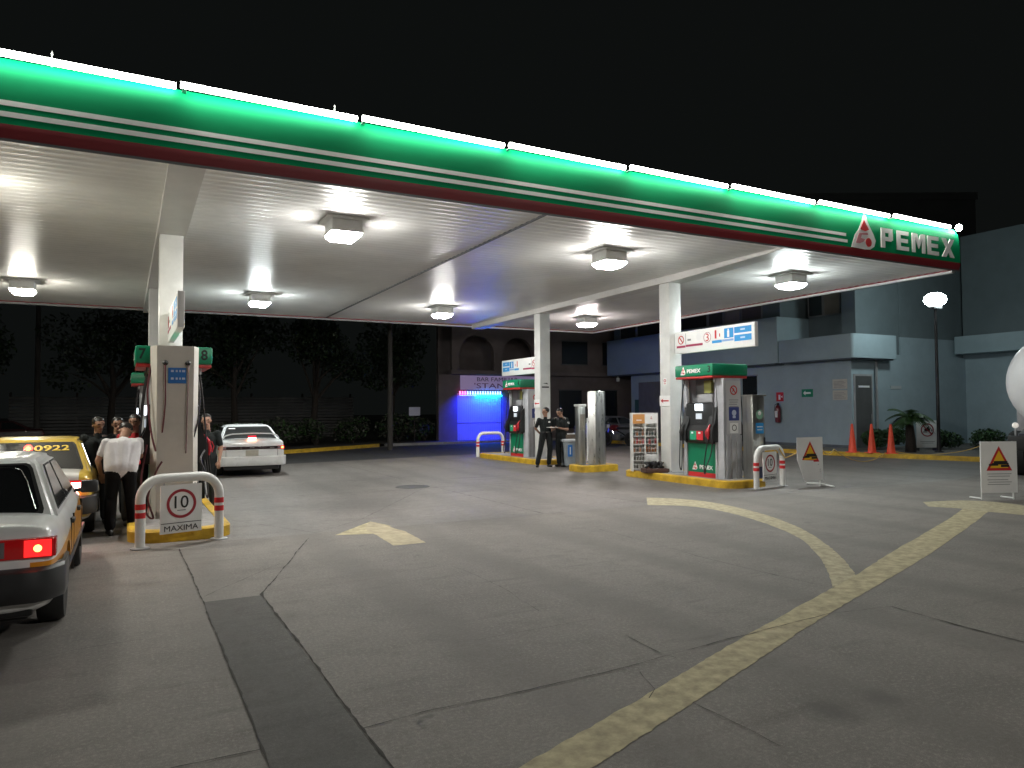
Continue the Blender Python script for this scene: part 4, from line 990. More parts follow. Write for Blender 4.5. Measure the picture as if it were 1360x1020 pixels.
for s_ in (-.02,):
    pc,nn = P32(s_,.74,'rear'); mb = MB(); mb.lathe([(.01,-.02),(.045,-.018),(.05,0)], (0,0,0), 'y', 16); mb.xf(Matrix.Translation(pc+nn*.012)); mb.build('high_brake_lamp', LAMPON, cab2)
    mb = MB(); mb.lathe([(.004,-.024),(.026,-.022)], (0,0,0), 'y', 12); mb.xf(Matrix.Translation(pc+nn*.012)); mb.build('brake_lamp_core', LAMPHOT, cab2)
# hot brake lamps of the second taxi
for s_ in (1,-1):
    mb = MB(); a,b = sorted((s_*.725,s_*.44)); mb.box((a,-.028,.64),(b,-.0225,.735),.002); mb.build('brake_lamp', M('brake_lamp_hot',(1,.4,.35),.2,emis=16,ecol=(1,.36,.30)), t2)

SD = dict(L=4.05, W=1.60, H=1.27, rear_axle=.86, front_axle=3.2, wr=.275, sill=.2, molding=False,
  tab=[(0,.90,.76,.79,.30),(.03,.94,.84,.88,.26),(.08,.965,.88,.915,.24),(.30,.985,.89,.93,.22),(.75,1,.88,.93,.20),(1.6,1,.86,.90,.18),(2.8,1,.82,.87,.18),(3.3,.985,.77,.82,.20),(3.7,.95,.68,.73,.24),(3.95,.88,.58,.63,.28),(4.05,.78,.48,.55,.33)],
  cabin=(.42,1.05,2.10,2.95,.87,1.27,.735,.55), bump_z=.42, bump_wrap=.45, bumper=None, lamp_z=(.66,.745), lamp_w=.20, plate_z=.575)
SW = M('sedan_white', (.70,.71,.71), .25, coat=.6, noise=.06, scale=2); SD['bumper'] = SW
t3, cab3, P33, b3 = make_car('white_sedan', 'white sedan with a rear spoiler and lit brake lamp, beyond the left pump', (2.78,19.0,0), -.03, SW, SD)
mb = MB(); mb.box((-.60,-.014,.665),(.60,.03,.74),.004); cb = mb.build('tail_strip', M('strip_black',(.02,.006,.008),.2,coat=.6), t3)
mb = MB()
for x0,x1 in ((-.28,-.24),(-.06,-.01),(.0,.05),(.42,.52)): mb.box((x0,-.018,.695),(x1,-.0145,.715))
mb.build('tail_badges', CHROME, cb)
mb = MB(); pts = [(-.66,.16,.92),(-.60,.12,.99),(-.45,.08,1.03),(0,.05,1.045),(.45,.08,1.03),(.60,.12,.99),(.66,.16,.92)]
for i in range(len(pts)-1):
    a,b = Vector(pts[i]),Vector(pts[i+1]); mb.prism([a,b,b+Vector((0,.14,.0)),a+Vector((0,.14,.0))],(0,0,.028))
mb.build('spoiler', SW, t3)
mb = MB(); mb.box((-.10,.035,.965),(.10,.07,1.0),.006); mb.build('spoiler_lamp', M('spoiler_lamp_red',(.3,.01,.015),.2,emis=.5,ecol=(1,.02,.05)), t3)
mb = MB(); mb.box((-.09,.01,.918),(.09,.03,.945),.006); mb.build('high_brake_lamp', M('brake_lamp_orange',(1,.5,.3),.2,emis=22,ecol=(1,.38,.22)), t3)
pc,nn = P33(-.66,.80,'rear'); mb = MB(); rect(mb,-.08,-.02,.08,.02,frame(pc+nn*.011,(1,0,0),Vector((0,.63,.355)).normalized()),.001,.003); mb.build('window_sticker', WHITE2, cab3)
mb = MB()
SD2 = dict(SD); SD2['lit'] = 0; SD2['bumper'] = M('van_dark_red', (.05,.01,.012), .4)
make_car('dark_car', 'dark red car parked in the darkness beyond the taxis, at the far left', (-3.2,38.5,0), PI/2+.15, SD2['bumper'], SD2)
SD3 = dict(SD2); SD3['bumper'] = M('car_dull_grey', (.16,.16,.18), .35, coat=.4)
make_car('dark_car', 'dull grey car parked across the street behind the two attendants', (19.2,29.2,0), -1.5, SD3['bumper'], SD3)

# ------------------------------------------------------------------ motorcycle
t = thing('motorcycle', 'dark motorcycle parked by the corner of the building, beyond the steel pillar', 'motorcycle', (18.9,26.0,0), .3)
for y in (-.62,.62):
    mb = MB(); mb.lathe([(.20,-.05),(.27,-.05),(.30,0),(.27,.05),(.20,.05),(.20,-.05)], (0,y,.30), 'x', 24); wl = mb.build('wheel', RUBBER, t)
    mb = MB(); mb.lathe([(.03,-.06),(.03,.06)], (0,y,.30), 'x', 12)
    for k in range(8): a = PI*k/4; mb.tube([(0,y,.30),(0,y+.21*math.cos(a),.30+.21*math.sin(a))], .006, 5)
    mb.build('spokes', CHROME, wl)
mb = MB(); mb.tube([(0,-.62,.3),(0,-.2,.55),(0,.3,.75),(0,.45,.9)], .03, 8); mb.tube([(0,.62,.3),(0,.42,.95)], .025, 8); mb.tube([(0,-.2,.5),(0,.15,.28),(0,.3,.7)], .03, 8); mb.build('frame', CHROME, t)
mb = MB(); mb.lathe([(.02,-.05),(.13,.05),(.15,.25),(.10,.42),(.02,.45)], (0,0,0), 'y', 14); mb.xf(Matrix.Translation((0,-.02,.78))); mb.build('tank', M('tank_red',(.10,.01,.012),.3,coat=.5), t)
mb = MB(); mb.box((-.13,-.6,.72),(.13,.0,.82),.04); mb.build('saddle', BLACK, t)
mb = MB(); mb.tube([(-.32,.30,1.0),(-.1,.42,.98),(.1,.42,.98),(.32,.30,1.0)], .014, 6); mb.build('handlebar', CHROME, t)
mb = MB(); mb.lathe([(.03,0),(.08,.05),(.085,.12)], (0,.42,.85), 'y', 14); mb.build('headlight', M('headlight_glass',(.6,.6,.6),.1), t)
mb = MB(); mb.box((-.11,-.1,.25),(.11,.25,.52),.04); mb.build('engine', DGREY, t)

# ------------------------------------------------------------------ tanker truck
t = thing('tanker_truck', 'white tanker truck with a rounded tank end at the right edge', 'truck', (18.30,8.55,0), math.atan2(.44,.9))
TK = M('tank_white', (.66,.65,.66), .34, noise=.12, scale=1.5)
mb = MB(); prof = []
R_ = 1.12
for k in range(9): a = PI/2*k/8; prof.append((max(.01,R_*math.sin(a)), -.38*math.cos(a)))
prof += [(R_,5.2)]+[(max(.01,R_*math.cos(PI/2*k/8)), 5.2+.38*math.sin(PI/2*k/8)) for k in range(1,9)]
mb.lathe(prof, (0,0,2.14), 'x', 40); tk = mb.build('tank', TK, t)
mb = MB(); rect(mb,-.35,-.12,.1,.0, frame((-.30,.55,2.3),(-.45,-.9,0),(0,0,1)), .0,.006); mb.build('tank_marking', M('tank_marking_red',(.4,.05,.08),.5), tk)
for x in (.4,2.4,4.4):
    mb = MB(); mb.lathe([(R_+.004,x),(R_+.01,x+.02),(R_+.01,x+.08),(R_+.004,x+.1)], (0,0,2.14), 'x', 40); mb.build('tank_band', GREY, tk)
mb = MB(); mb.box((-.5,-.9,.72),(5.6,.9,1.0),.02); mb.box((-.55,-1.1,.62),(-.42,1.1,.95),.02); mb.build('chassis', BLACK, t)
mb = MB(); mb.box((5.8,-1.1,.6),(7.6,1.1,2.7),.12); cabt = mb.build('cab', TK, t)
mb = MB(); mb.box((7.58,-.95,1.6),(7.62,.95,2.4),.02); mb.build('windscreen', GLASS, cabt)
for x in (.7,1.9,6.7):
    for s in (-1,1):
        mb = MB(); y0,y1 = sorted((s*.80,s*1.12)); mb.lathe([(.25,y0),(.46,y0),(.5,y0+.04),(.5,y1-.04),(.46,y1),(.25,y1)], (x,0,.5), 'y', 26); wl = mb.build('wheel', RUBBER, t)
        mb = MB(); mb.lathe([(.03,s*1.05),(.1,s*1.09),(.24,s*1.04),(.26,s*1.1)], (x,0,.5), 'y', 20); mb.build('rim', RIM, wl)
mb = MB(); mb.lathe([(.02,-.05),(.06,-.03),(.065,.04)], (-.48,.95,1.18), 'x', 16); mb.build('work_lamp', M('work_lamp_pale',(.7,.65,.6),.3,emis=.25), t)
mb = MB(); mb.tube([(-.45,.95,.95),(-.45,.95,1.15)], .02, 6); mb.tube([(-.3,.6,1.0),(-.35,.6,1.9)], .02, 6); mb.build('rear_pipe', GREY, t)

# ------------------------------------------------------------------ people
SKIN = M('skin', (.36,.20,.135), .5, noise=.12, scale=6); HAIR = M('hair_black', (.010,.008,.007), .45)
def person(label, loc, rz, J, prims_extra, cols, scale=1.0, group=None, cap=None):
    """J: joint dict; every figure is one remeshed surface, faces coloured by the nearest limb"""
    mats = [SKIN, cols['shirt'], cols['pants'], cols['shoes'], HAIR, M('lip',(.25,.09,.07),.5), BLACK]
    pr = []  # (a,b,ra,rb,mat)
    V = {k:Vector(v) for k,v in J.items()}
    def cap_(a,b,ra,rb,m): pr.append((V[a] if isinstance(a,str) else Vector(a), V[b] if isinstance(b,str) else Vector(b), ra, rb, m))
    pel, che, nek, hd = V['pelvis'], V['chest'], V['neck'], V['head']
    rt = V['right'].normalized() if 'right' in V else Vector((1,0,0)); rs = V['sright'].normalized() if 'sright' in V else rt
    fw = V['face'].normalized(); up = (hd-nek).normalized(); fr_ = (fw-up*fw.dot(up)).normalized(); sd = fr_.cross(up).normalized()
    spine = (che-pel)
    # torso
    for s in (-1,1):
        cap_(pel+rt*s*.075, pel+spine*.45+rs*s*.06, .10,.095,2 if 0 else 1)
        cap_(pel+spine*.35+rs*s*.06, che+rs*s*.085, .10,.105,1)
        cap_(pel+rt*s*.08-spine.normalized()*.03, pel+rt*s*.075+spine.normalized()*.03, .108,.104,2)
    cap_(che+rs*-.13, che+rs*.13, .075,.075,1)
    for s,n in ((-1,'l'),(1,'r')):
        sh = V['sh_'+n]; el = V['el_'+n]; wr = V['wr_'+n]
        cap_(che+rs*s*.10+(nek-che)*.25, sh, .062,.062,1)
        d = (el-sh); sl = cols.get('sleeve',.62); mid_ = sh+d*sl
        cap_(sh, mid_, .060,.052,1); cap_(mid_ if sl<1 else sh+d*.9, el, .040,.038,0 if sl<1 else 1)
        if cols.get('long'): cap_(el, el+(wr-el)*.9, .044,.034,1)
        cap_(el, wr, .037,.026,0)
        # hand: palm, four fingers, thumb
        hdv = V.get('hand_'+n, (wr-el).normalized()); hdv = hdv.normalized(); side_ = V.get('palm_'+n, Vector((0,1,0))); 
        a = hdv.cross(side_).normalized(); b_ = a.cross(hdv).normalized()
        pe = wr+hdv*.075
        for q in (-1,0,1): cap_(wr+a*q*.012, pe+a*q*.026, .017,.014,0)
        for q,ln in zip((-1.5,-.5,.5,1.5),(.060,.072,.078,.068)):
            k0 = pe+a*q*.019; k1 = k0+(hdv*.9+b_*-.35).normalized()*ln*.5; k2 = k1+(hdv*.5+b_*-.85).normalized()*ln*.5
            cap_(k0,k1,.0105,.0095,0); cap_(k1,k2,.0095,.0085,0)
        th = wr+hdv*.02+a*s*-.028*1; cap_(th, th+(hdv*.6+a*-s*.7+b_*-.3).normalized()*.04, .013,.011,0); cap_(th+(hdv*.6+a*-s*.7+b_*-.3).normalized()*.04, th+(hdv*.95+a*-s*.5+b_*-.45).normalized()*.068, .011,.009,0)
        # leg
        hp = pel+rt*s*.088; kn = V['kn_'+n]; an = V['an_'+n]
        cap_(hp, kn, .100,.074,2); cap_(kn, an+Vector((0,0,.03)), .076,.066,2)
        td = V.get('toe_'+n, Vector((0,1,0))).normalized(); base_ = Vector((an.x,an.y,.035))
        cap_(base_-td*.05, base_+td*.10, .040,.038,3); cap_(base_+td*.08, base_+td*.16, .036,.028,3); cap_(an, base_-td*.01, .042,.042,3)
    cap_(che+(nek-che)*.3, nek+up*.02, .058,.052,0 if 0 else 1); cap_(nek-up*.04, hd-up*.04, .056,.054,0)
    # head
    c = hd+up*.02
    cap_(c+up*.03-fr_*.015, c+up*.035+fr_*.02, .082,.078,0); cap_(c-fr_*.0+up*-.01, c-up*.055+fr_*.035, .070,.046,0)
    cap_(c-up*.08+fr_*.055, c-up*.075+fr_*.06, .028,.026,0)
    cap_(c+fr_*.085+up*.012, c+fr_*.104-up*.018, .011,.016,0)      # nose
    cap_(c+fr_*.088-sd*.02-up*.045, c+fr_*.088+sd*.02-up*.045, .009,.009,5)   # mouth
    for s in (-1,1):
        cap_(c+sd*s*.080-fr_*.005+up*.01, c+sd*s*.082-fr_*.008-up*.02, .014,.010,0)   # ears
        cap_(c+fr_*.074+sd*s*.030+up*.018, c+fr_*.075+sd*s*.036+up*.018, .0085,.0085,6)  # eyes
        cap_(c+fr_*.086+sd*s*.018+up*.040, c+fr_*.080+sd*s*.046+up*.040, .008,.007,4)  # brows
    for p in prims_extra: pr.append((Vector(p[0]),Vector(p[1]),p[2],p[3],p[4]))
    mb = MB()
    for a,b,ra,rb,m in pr:
        ax = b-a; L_ = ax.length
        if L_ < 1e-4: ax = Vector((0,0,1)); L_ = 1e-4
        q = ax.to_track_quat('Z','Y').to_matrix().to_4x4(); q.translation = a
        prof = [(max(.0008,ra*math.sin(PI/2*k/4)), -ra*math.cos(PI/2*k/4)) for k in range(5)]+[(max(.0008,rb*math.cos(PI/2*k/4)), L_+rb*math.sin(PI/2*k/4)) for k in range(5)]
        tmp = MB(); tmp.lathe(prof, seg=14); tmp.xf(q); mb.merge(tmp.bm)
    o = mb.build('person', mats)
    rm = o.modifiers.new('r','REMESH'); rm.mode = 'VOXEL'; rm.voxel_size = .0085; rm.use_smooth_shade = True
    sm = o.modifiers.new('s','SMOOTH'); sm.factor = .5; sm.iterations = 7
    dg = bpy.context.evaluated_depsgraph_get(); me = bpy.data.meshes.new_from_object(o.evaluated_get(dg)); o.modifiers.clear(); o.data = me
    me.materials.clear()
    for m in mats: me.materials.append(m)
    n = len(me.polygons); cen = np.zeros(n*3); me.polygons.foreach_get('center', cen); cen = cen.reshape(-1,3)
    best = np.full(n, 9.0); idx = np.zeros(n, dtype=np.int32)
    for a,b,ra,rb,m in pr:
        a = np.array(a); b = np.array(b); ab = b-a; l2 = max(1e-8, ab@ab); tt = np.clip(((cen-a)@ab)/l2, 0, 1)
        d = np.linalg.norm(cen-a-tt[:,None]*ab, axis=1)-(ra+(rb-ra)*tt)
        if m in (4,5): d = d-.003
        k = d < best; best[k] = d[k]; idx[k] = m
    me.polygons.foreach_set('material_index', idx); me.polygons.foreach_set('use_smooth', np.ones(n, dtype=bool)); me.update()
    # hair as a child: shell on the back and top of the skull
    mb = MB(); tmp = bmesh.new(); bmesh.ops.create_icosphere(tmp, subdivisions=4, radius=1)
    rr2 = random.Random(int(abs(loc[0]*100)))
    for v in tmp.verts:
        p = v.co.copy(); nz = 1+.03*math.sin(p.x*23)*math.sin(p.y*19+p.z*17)
        v.co = c-fr_*.012+up*.045+sd*p.x*.088*nz+fr_*p.y*.102*nz+up*p.z*.088*nz
    kill = [v for v in tmp.verts if ((v.co-c).dot(fr_) > .045 and (v.co-c).dot(up) < .082) or (v.co-c).dot(up) < -.03-.0*rr2.random() or ((v.co-c).dot(up) < .03 and (v.co-c).dot(fr_) > .0)]
    bmesh.ops.delete(tmp, geom=kill, context='VERTS')
    for q in tmp.faces: q.smooth = True
    mb.merge(tmp); hm = cap or HAIR; mb.build('cap' if cap else 'hair', hm, o, angle=80)
    if cap:
        mb = MB(); mb.prism([c+fr_*.07+sd*-.06+up*.075, c+fr_*.15-sd*.04+up*.06, c+fr_*.15+sd*.04+up*.06, c+fr_*.07+sd*.06+up*.075], up*.008); mb.build('cap_peak', hm, o)
    o.location = loc; o.rotation_euler = (0,0,rz); o.scale = (scale,)*3
    tag(o, label, 'person', group)
    return o, V
def stand(**kw):
    J = dict(pelvis=(0,0,.90), chest=(0,.0,1.24), neck=(0,-.005,1.40), head=(0,.02,1.53), face=(0,1,0),
        sh_l=(-.19,0,1.33), sh_r=(.19,0,1.33), el_l=(-.25,-.03,1.06), el_r=(.25,-.03,1.06), wr_l=(-.25,.06,.83), wr_r=(.25,.06,.83),
        kn_l=(-.10,.02,.49), kn_r=(.10,.02,.49), an_l=(-.11,-.03,.09), an_r=(.11,-.03,.09))
    J.update(kw); return J
NAVY = M('uniform_dark', (.022,.026,.026), .75, spec=.15, noise=.35, scale=12, bump=.4, bscale=26)
NAVYP = M('uniform_trousers', (.018,.020,.021), .75, spec=.15, noise=.35, scale=12, bump=.4, bscale=22)
SHOE = M('shoe_black', (.012,.012,.012), .4)
WS = M('white_shirt', (.66,.64,.65), .8, noise=.14, scale=7, bump=.5, bscale=16); RS = M('red_shirt', (.42,.015,.02), .75, noise=.25, scale=8, bump=.4, bscale=18)
UNI = dict(shirt=NAVY, pants=NAVYP, shoes=SHOE, sleeve=.72)
def badge(o, p, wd=.06, hg=.035, name='badge', mat=None, fr=None):
    mb = MB(); rect(mb,-wd/2,-hg/2,wd/2,hg/2, fr or frame(p,(-1,0,0),(0,0,1)), 0,.006); return mb.build(name, mat or WHITE2, o)
# attendant facing the camera, head turned left, hands behind
o,V = person('attendant in dark overalls by the far pump, hands behind the back', (10.42,17.75,0), PI-.35,
    stand(pelvis=(0,.03,.90), chest=(0,-.02,1.25), neck=(.0,-.03,1.41), head=(.0,-.01,1.54), face=(.95,.35,-.02), el_l=(-.27,-.12,1.08), el_r=(.27,-.12,1.08), wr_l=(-.12,-.22,.95), wr_r=(.12,-.23,.93),
          kn_l=(-.11,.06,.49), kn_r=(.17,.10,.50), an_l=(-.08,.05,.09), an_r=(.26,.12,.09), toe_l=(-.3,1,0), toe_r=(.35,1,0)), [], UNI, .985, 'station attendants')
badge(o, (-.09,.115,1.27), fr=frame((-.09,.098,1.27),(-1,0,0),(0,0,1))); 
mb = MB(); mb.lathe([(.11,.955),(.115,.98),(.11,1.0)], (0,.03,0), seg=20); mb.xf(Matrix.Diagonal((1.45,1.02,1,1))); mb.build('belt', BLACK, o)
badge(o, None, .05,.035,'buckle',CHROME, frame((0,.155,.98),(-1,0,0),(0,0,1)))
# attendant in profile with papers
o,V = person('attendant in dark uniform with a pale shoulder stripe, reading papers beside the grey bin', (10.78,17.5,0), PI/2+.35,
    stand(head=(0,.05,1.51), face=(.1,1,-.35), el_l=(-.24,.03,1.06), el_r=(.24,.03,1.06), wr_l=(-.12,.24,1.10), wr_r=(.12,.24,1.09), hand_l=(.3,1,.1), hand_r=(-.3,1,.1), palm_l=(0,0,-1), palm_r=(0,0,-1)), [], UNI, .985, 'station attendants')
mb = MB(); mb.box((-.13,.30,1.12),(.13,.50,1.13)); mb.xf(Matrix.Translation((0,.0,0))); pp = mb.build('papers', WHITE2, o)
mb = MB(); mb.tube([(-.20,.035,1.30),(-.20,.055,1.375),(-.12,.04,1.40)], .012, 6); mb.tube([(.20,.035,1.30),(.20,.055,1.375),(.12,.04,1.40)], .012, 6); mb.build('shoulder_stripe', M('stripe_pale',(.45,.40,.36),.6), o)
badge(o, None, .08,.06,'arm_badge', WHITE2, frame((-.252,.0,1.24),(0,-1,0),(0,0,1)))
# man in white shirt, back to the camera, bending towards the second taxi
o,V = person('man in a white shirt bending forward beside the second taxi, back turned', (-.03,11.0,0), .18,
    stand(pelvis=(-.02,-.05,.84), chest=(.02,.05,1.13), neck=(.05,.16,1.27), head=(.09,.29,1.33), face=(.1,.8,-.55), sh_l=(-.175,.06,1.20), sh_r=(.215,.07,1.20), rt=(1,0,0),
          el_l=(-.27,.06,.97), el_r=(.27,.24,1.0), wr_l=(-.21,.20,.78), wr_r=(.20,.42,.98), kn_l=(-.12,.02,.46), kn_r=(.12,.02,.46), an_l=(-.14,-.05,.09), an_r=(.13,-.06,.09)),
    [((-.088,-.045,.875),(-.105,.05,1.14),.132,.108,1),((.058,-.045,.875),(.145,.06,1.14),.132,.108,1),((-.015,-.05,.875),(.02,.05,1.15),.138,.125,1),((-.10,.06,1.17),(.15,.07,1.17),.085,.085,1)],
    dict(shirt=WS, pants=M('trousers_black',(.008,.008,.009),.8,noise=.3,spec=.15,scale=10,bump=.4,bscale=20), shoes=SHOE, sleeve=.62), 1.0)
# people behind him
person('man in a dark uniform with a badge standing left of the bending man in white', (-.34,12.15,0), PI+.15, stand(head=(0,.02,1.50), face=(-.35,.95,-.1)), [], UNI, .93, 'people around the left pump')
person('short haired man looking over the bent back of the man in white', (-.10,12.65,0), PI+.1, stand(face=(-.05,1,-.15)), [], dict(shirt=M('shirt_brown',(.07,.05,.045),.8), pants=NAVYP, shoes=SHOE, sleeve=.6), .91, 'people around the left pump')
o,V = person('man in a red shirt holding a red cloth or cap right beside the left pump', (.13,11.75,0), PI-.1,
    stand(el_l=(-.25,.03,1.05), el_r=(.25,.03,1.05), wr_l=(-.10,.22,1.00), wr_r=(.10,.22,1.00), face=(.25,1,-.2)), [], dict(shirt=RS, pants=M('trousers_grey',(.035,.033,.03),.8,spec=.15, noise=.3,scale=10), shoes=SHOE, sleeve=.62), .935, 'people around the left pump')
mb = MB(); tmp = bmesh.new(); bmesh.ops.create_icosphere(tmp, subdivisions=3, radius=1)
for v in tmp.verts: p = v.co; v.co = Vector((p.x*.11, .30+p.y*.09, .97+max(p.z,-.3)*.09+.01*math.sin(p.x*9)))
mb.merge(tmp); mb.build('red_cap', M('cap_red',(.55,.01,.015),.6), o)
mb = MB(); mb.box((-.10,.33,1.07),(.02,.42,1.08)); mb.xf(Matrix.Rotation(.0,4,'X')); mb.build('paper', WHITE2, o)
person('dark dressed attendant standing between the left pump and the white sedan', (1.22,13.3,0), PI-.5, stand(face=(-.4,1,-.1)), [], UNI, .93, 'people around the left pump')

# ------------------------------------------------------------------ service building
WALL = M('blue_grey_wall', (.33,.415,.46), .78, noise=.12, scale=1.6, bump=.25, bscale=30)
WALL_DIM = M('blue_wall_dimmed', (.145,.185,.20), .8, noise=.14, scale=1.3, bump=.25, bscale=30)  # upper walls: fading of the lamp light is put into this darker colour
AWN = M('blue_grey_band', (.31,.40,.44), .72, noise=.12, scale=1.2, bump=.2, bscale=30)
bld = thing('service_building', 'long blue grey two storey building with flat awnings, right of the canopy', 'building', (23.4,17.85,0))
def bl(x,y,z): return (x-23.4,y-17.85,z)
mb = MB(); mb.box(bl(23.4,17.85,0),bl(34,31.0,3.6)); mb.build('wall', WALL, bld)
mb = MB(); mb.box(bl(22.8,20.7,3.38),bl(34.2,32.3,5.22),.015); mb.build('upper_wall', AWN, bld)
mb = MB(); mb.box(bl(24.6,18.6,3.61),bl(34.1,20.69,7.4)); mb.build('upper_wall', WALL_DIM, bld)
mb = MB(); mb.box(bl(23.2,20.9,5.221),bl(34.1,32.2,7.6)); mb.build('upper_wall', WALL_DIM, bld)
# projecting band round the corner with a rounded corner
def awning(pts_in, z0, z1, name='awning'):
    mb = MB(); P = [bl(x,y,z0) for x,y in pts_in]; mb.prism(P,(0,0,z1-z0)); bmesh.ops.bevel(mb.bm, geom=[e for e in mb.bm.edges if abs(e.verts[0].co.z-e.verts[1].co.z)>.1], offset=.12, segments=5, affect='EDGES', profile=.5)
    for q in mb.bm.faces: q.smooth = True
    return mb.build(name, AWN, bld, angle=30)
awning([(22.8,17.3),(25.3,17.3),(25.3,19.0),(24.0,20.695),(22.8,20.695)], 3.38, 4.24)
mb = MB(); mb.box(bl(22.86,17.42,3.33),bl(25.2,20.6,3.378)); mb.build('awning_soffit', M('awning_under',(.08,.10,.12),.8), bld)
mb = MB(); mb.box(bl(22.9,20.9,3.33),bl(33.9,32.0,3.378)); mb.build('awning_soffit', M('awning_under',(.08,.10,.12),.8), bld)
mb = MB(); mb.box(bl(26.4,17.95,0),bl(30.39,18.6,4.3)); mb.build('wing_wall', WALL, bld)
mb = MB(); mb.box(bl(26.4,17.96,4.301),bl(30.41,18.6,7.4)); mb.build('wing_wall', WALL_DIM, bld)
mb = MB(); mb.box(bl(23.9,18.0,3.62),bl(26.39,18.59,7.4)); mb.build('wing_wall', WALL_DIM, bld)
mb = MB(); mb.box(bl(30.4,2,0),bl(38,17.94,4.3)); mb.build('wing_wall', WALL, bld)
mb = MB(); mb.box(bl(30.42,2.02,4.301),bl(37.98,17.92,8.6)); mb.build('wing_wall', WALL_DIM, bld)
mb = MB(); mb.box(bl(26.4,18.61,7.41),bl(38,26,8.6)); mb.build('wing_wall', WALL_DIM, bld)
awning([(29.6,8),(30.39,8),(30.39,17.85),(29.6,17.85)], 3.72, 4.42)
# upper windows
WG = M('dark_window', (.02,.025,.028), .08, spec=.8); WL = M('curtained_window', (.28,.25,.22), .5, noise=.2, scale=2)
for x,y0,y1,m in [(23.19,30.2,31.6,WG),(23.19,27.6,30.15,WG),(23.19,25.0,27.5,WG),(23.19,24.0,24.95,M('window_dim',(.06,.06,.06),.3)),(23.19,23.0,23.95,WL),(23.19,21.8,22.95,M('window_brownish',(.13,.11,.10),.4)),(24.59,19.95,20.68,WG),(24.59,19.15,19.94,WL),(24.59,18.62,19.10,WG)]:
    mb = MB(); mb.box(bl(x-.02,y0+.05,5.30),bl(x+.0,y1-.05,6.25)); g = mb.build('window', m, bld)
    mb = MB()
    for q in (y0+.0,y1-.05): mb.box(bl(x-.04,q,5.26),bl(x-.0005,q+.05,6.30))
    mb.box(bl(x-.038,y0+.05,5.25),bl(x-.0005,y1-.05,5.30)); mb.box(bl(x-.038,y0+.05,6.25),bl(x-.0005,y1-.05,6.30)); mb.build('window_frame', GINK, g)
# shop openings on the long wall
mb = MB(); mb.box(bl(23.375,22.35,1.75),bl(23.398,23.15,2.95)); g = mb.build('window', WG, bld)
mb = MB(); mb.box(bl(23.365,22.3,1.70),bl(23.397,23.2,1.749)); mb.box(bl(23.365,22.3,2.951),bl(23.397,23.2,3.0)); mb.build('window_frame', GINK, g)
mb = MB(); n = 26
for k in range(n): y0 = 28.0+k*.09; mb.box(bl(23.36,y0,.05),bl(23.398,y0+.075,2.95))
mb.build('slatted_door', M('door_grey_brown',(.17,.17,.18),.6,noise=.2,scale=3), bld)
# corner door on the face towards the camera
mb = MB(); mb.box(bl(23.55,17.80,.10),bl(24.45,17.848,2.75)); dr = mb.build('door', M('door_brown_glass',(.10,.10,.10),.35,noise=.3,scale=2), bld)
mb = MB(); mb.box(bl(23.50,17.79,.1),bl(23.549,17.849,2.82)); mb.box(bl(24.451,17.79,.1),bl(24.50,17.849,2.82)); mb.box(bl(23.549,17.791,2.751),bl(24.451,17.849,2.82)); mb.build('door_frame', GREY, dr)
mb = MB(); mb.box(bl(23.7,17.775,2.33),bl(24.3,17.799,2.40)); mb.build('door_plate', WHITE2, dr)
mb = MB(); mb.tube([bl(24.35,17.76,1.0),bl(24.35,17.76,1.35)], .015, 6); mb.build('door_handle', CHROME, dr)
mb = MB(); mb.box(bl(24.62,17.70,0.1),bl(24.68,17.76,3.35)); mb.build('downpipe', GREY, bld)
# wall lamp and grime line
mb = MB(); mb.box(bl(22.98,31.6,3.05),bl(23.12,31.75,3.25),.03); mb.tube([bl(23.05,31.67,3.2),bl(23.05,31.67,3.34)],.015,6); mb.build('wall_camera', WHITE, bld)
mb = MB(); mb.box(bl(23.37,17.86,.0),bl(23.398,27.9,.22)); mb.build('plinth', M('plinth_grey',(.13,.15,.17),.8,noise=.3,scale=4), bld)
mb = MB(); mb.box(bl(33.9,17.5,7.61),bl(34.1,32.3,7.9)); mb.build('parapet', WALL_DIM, bld)
# signs and fittings on the wall (each removable)
def wsign(name,label,cat,fr,w_,h_,mat,d=.02):
    mb = MB(); rect(mb,-w_/2,-h_/2,w_/2,h_/2,fr,.002,d); o = mb.build(name, mat); return tag(o,label,cat)
o = wsign('extinguisher_sign','small red square sign above the fire extinguisher on the blue wall','sign',LEFT((23.398,21.15,2.05)),.36,.36,SIGNRED)
mb = MB(); fr = LEFT((23.376,21.15,2.05)); rect(mb,-.06,-.12,.04,.08,fr,.0,.004); poly(mb,[(.06,0),(.14,.05),(.14,-.05)],fr,.0,.004); mb.build('sign_symbol', WHITE2, o)
t = thing('fire_extinguisher','dark red fire extinguisher hanging on the blue wall below its small red sign','fire extinguisher',(23.26,21.15,1.0))
mb = MB(); mb.lathe([(.02,0),(.10,.02),(.11,.08),(.11,.58),(.08,.67),(.03,.72)], seg=20); c_ = mb.build('cylinder', M('extinguisher_red',(.14,.01,.02),.35,coat=.4), t)
mb = MB(); mb.box((-.03,-.03,.72),(.05,.03,.80),.008); mb.tube([(0,0,.78),(-.09,.06,.74),(-.12,.08,.45),(-.11,.06,.2)],.014,6); mb.build('valve_hose', BLACK, t)
mb = MB(); mb.box((-.118,-.07,.22),(-.100,.07,.48),.004); mb.build('white_label', WHITE2, c_)
mb = MB(); mb.box((.10,-.03,.5),(.138,.03,.56)); mb.build('bracket', GREY, t)
o = wsign('exit_arrow_sign','green sign with a white arrow on the blue wall','sign',LEFT((23.398,19.8,2.17)),.52,.30,M('exit_green',(.01,.22,.12),.45))
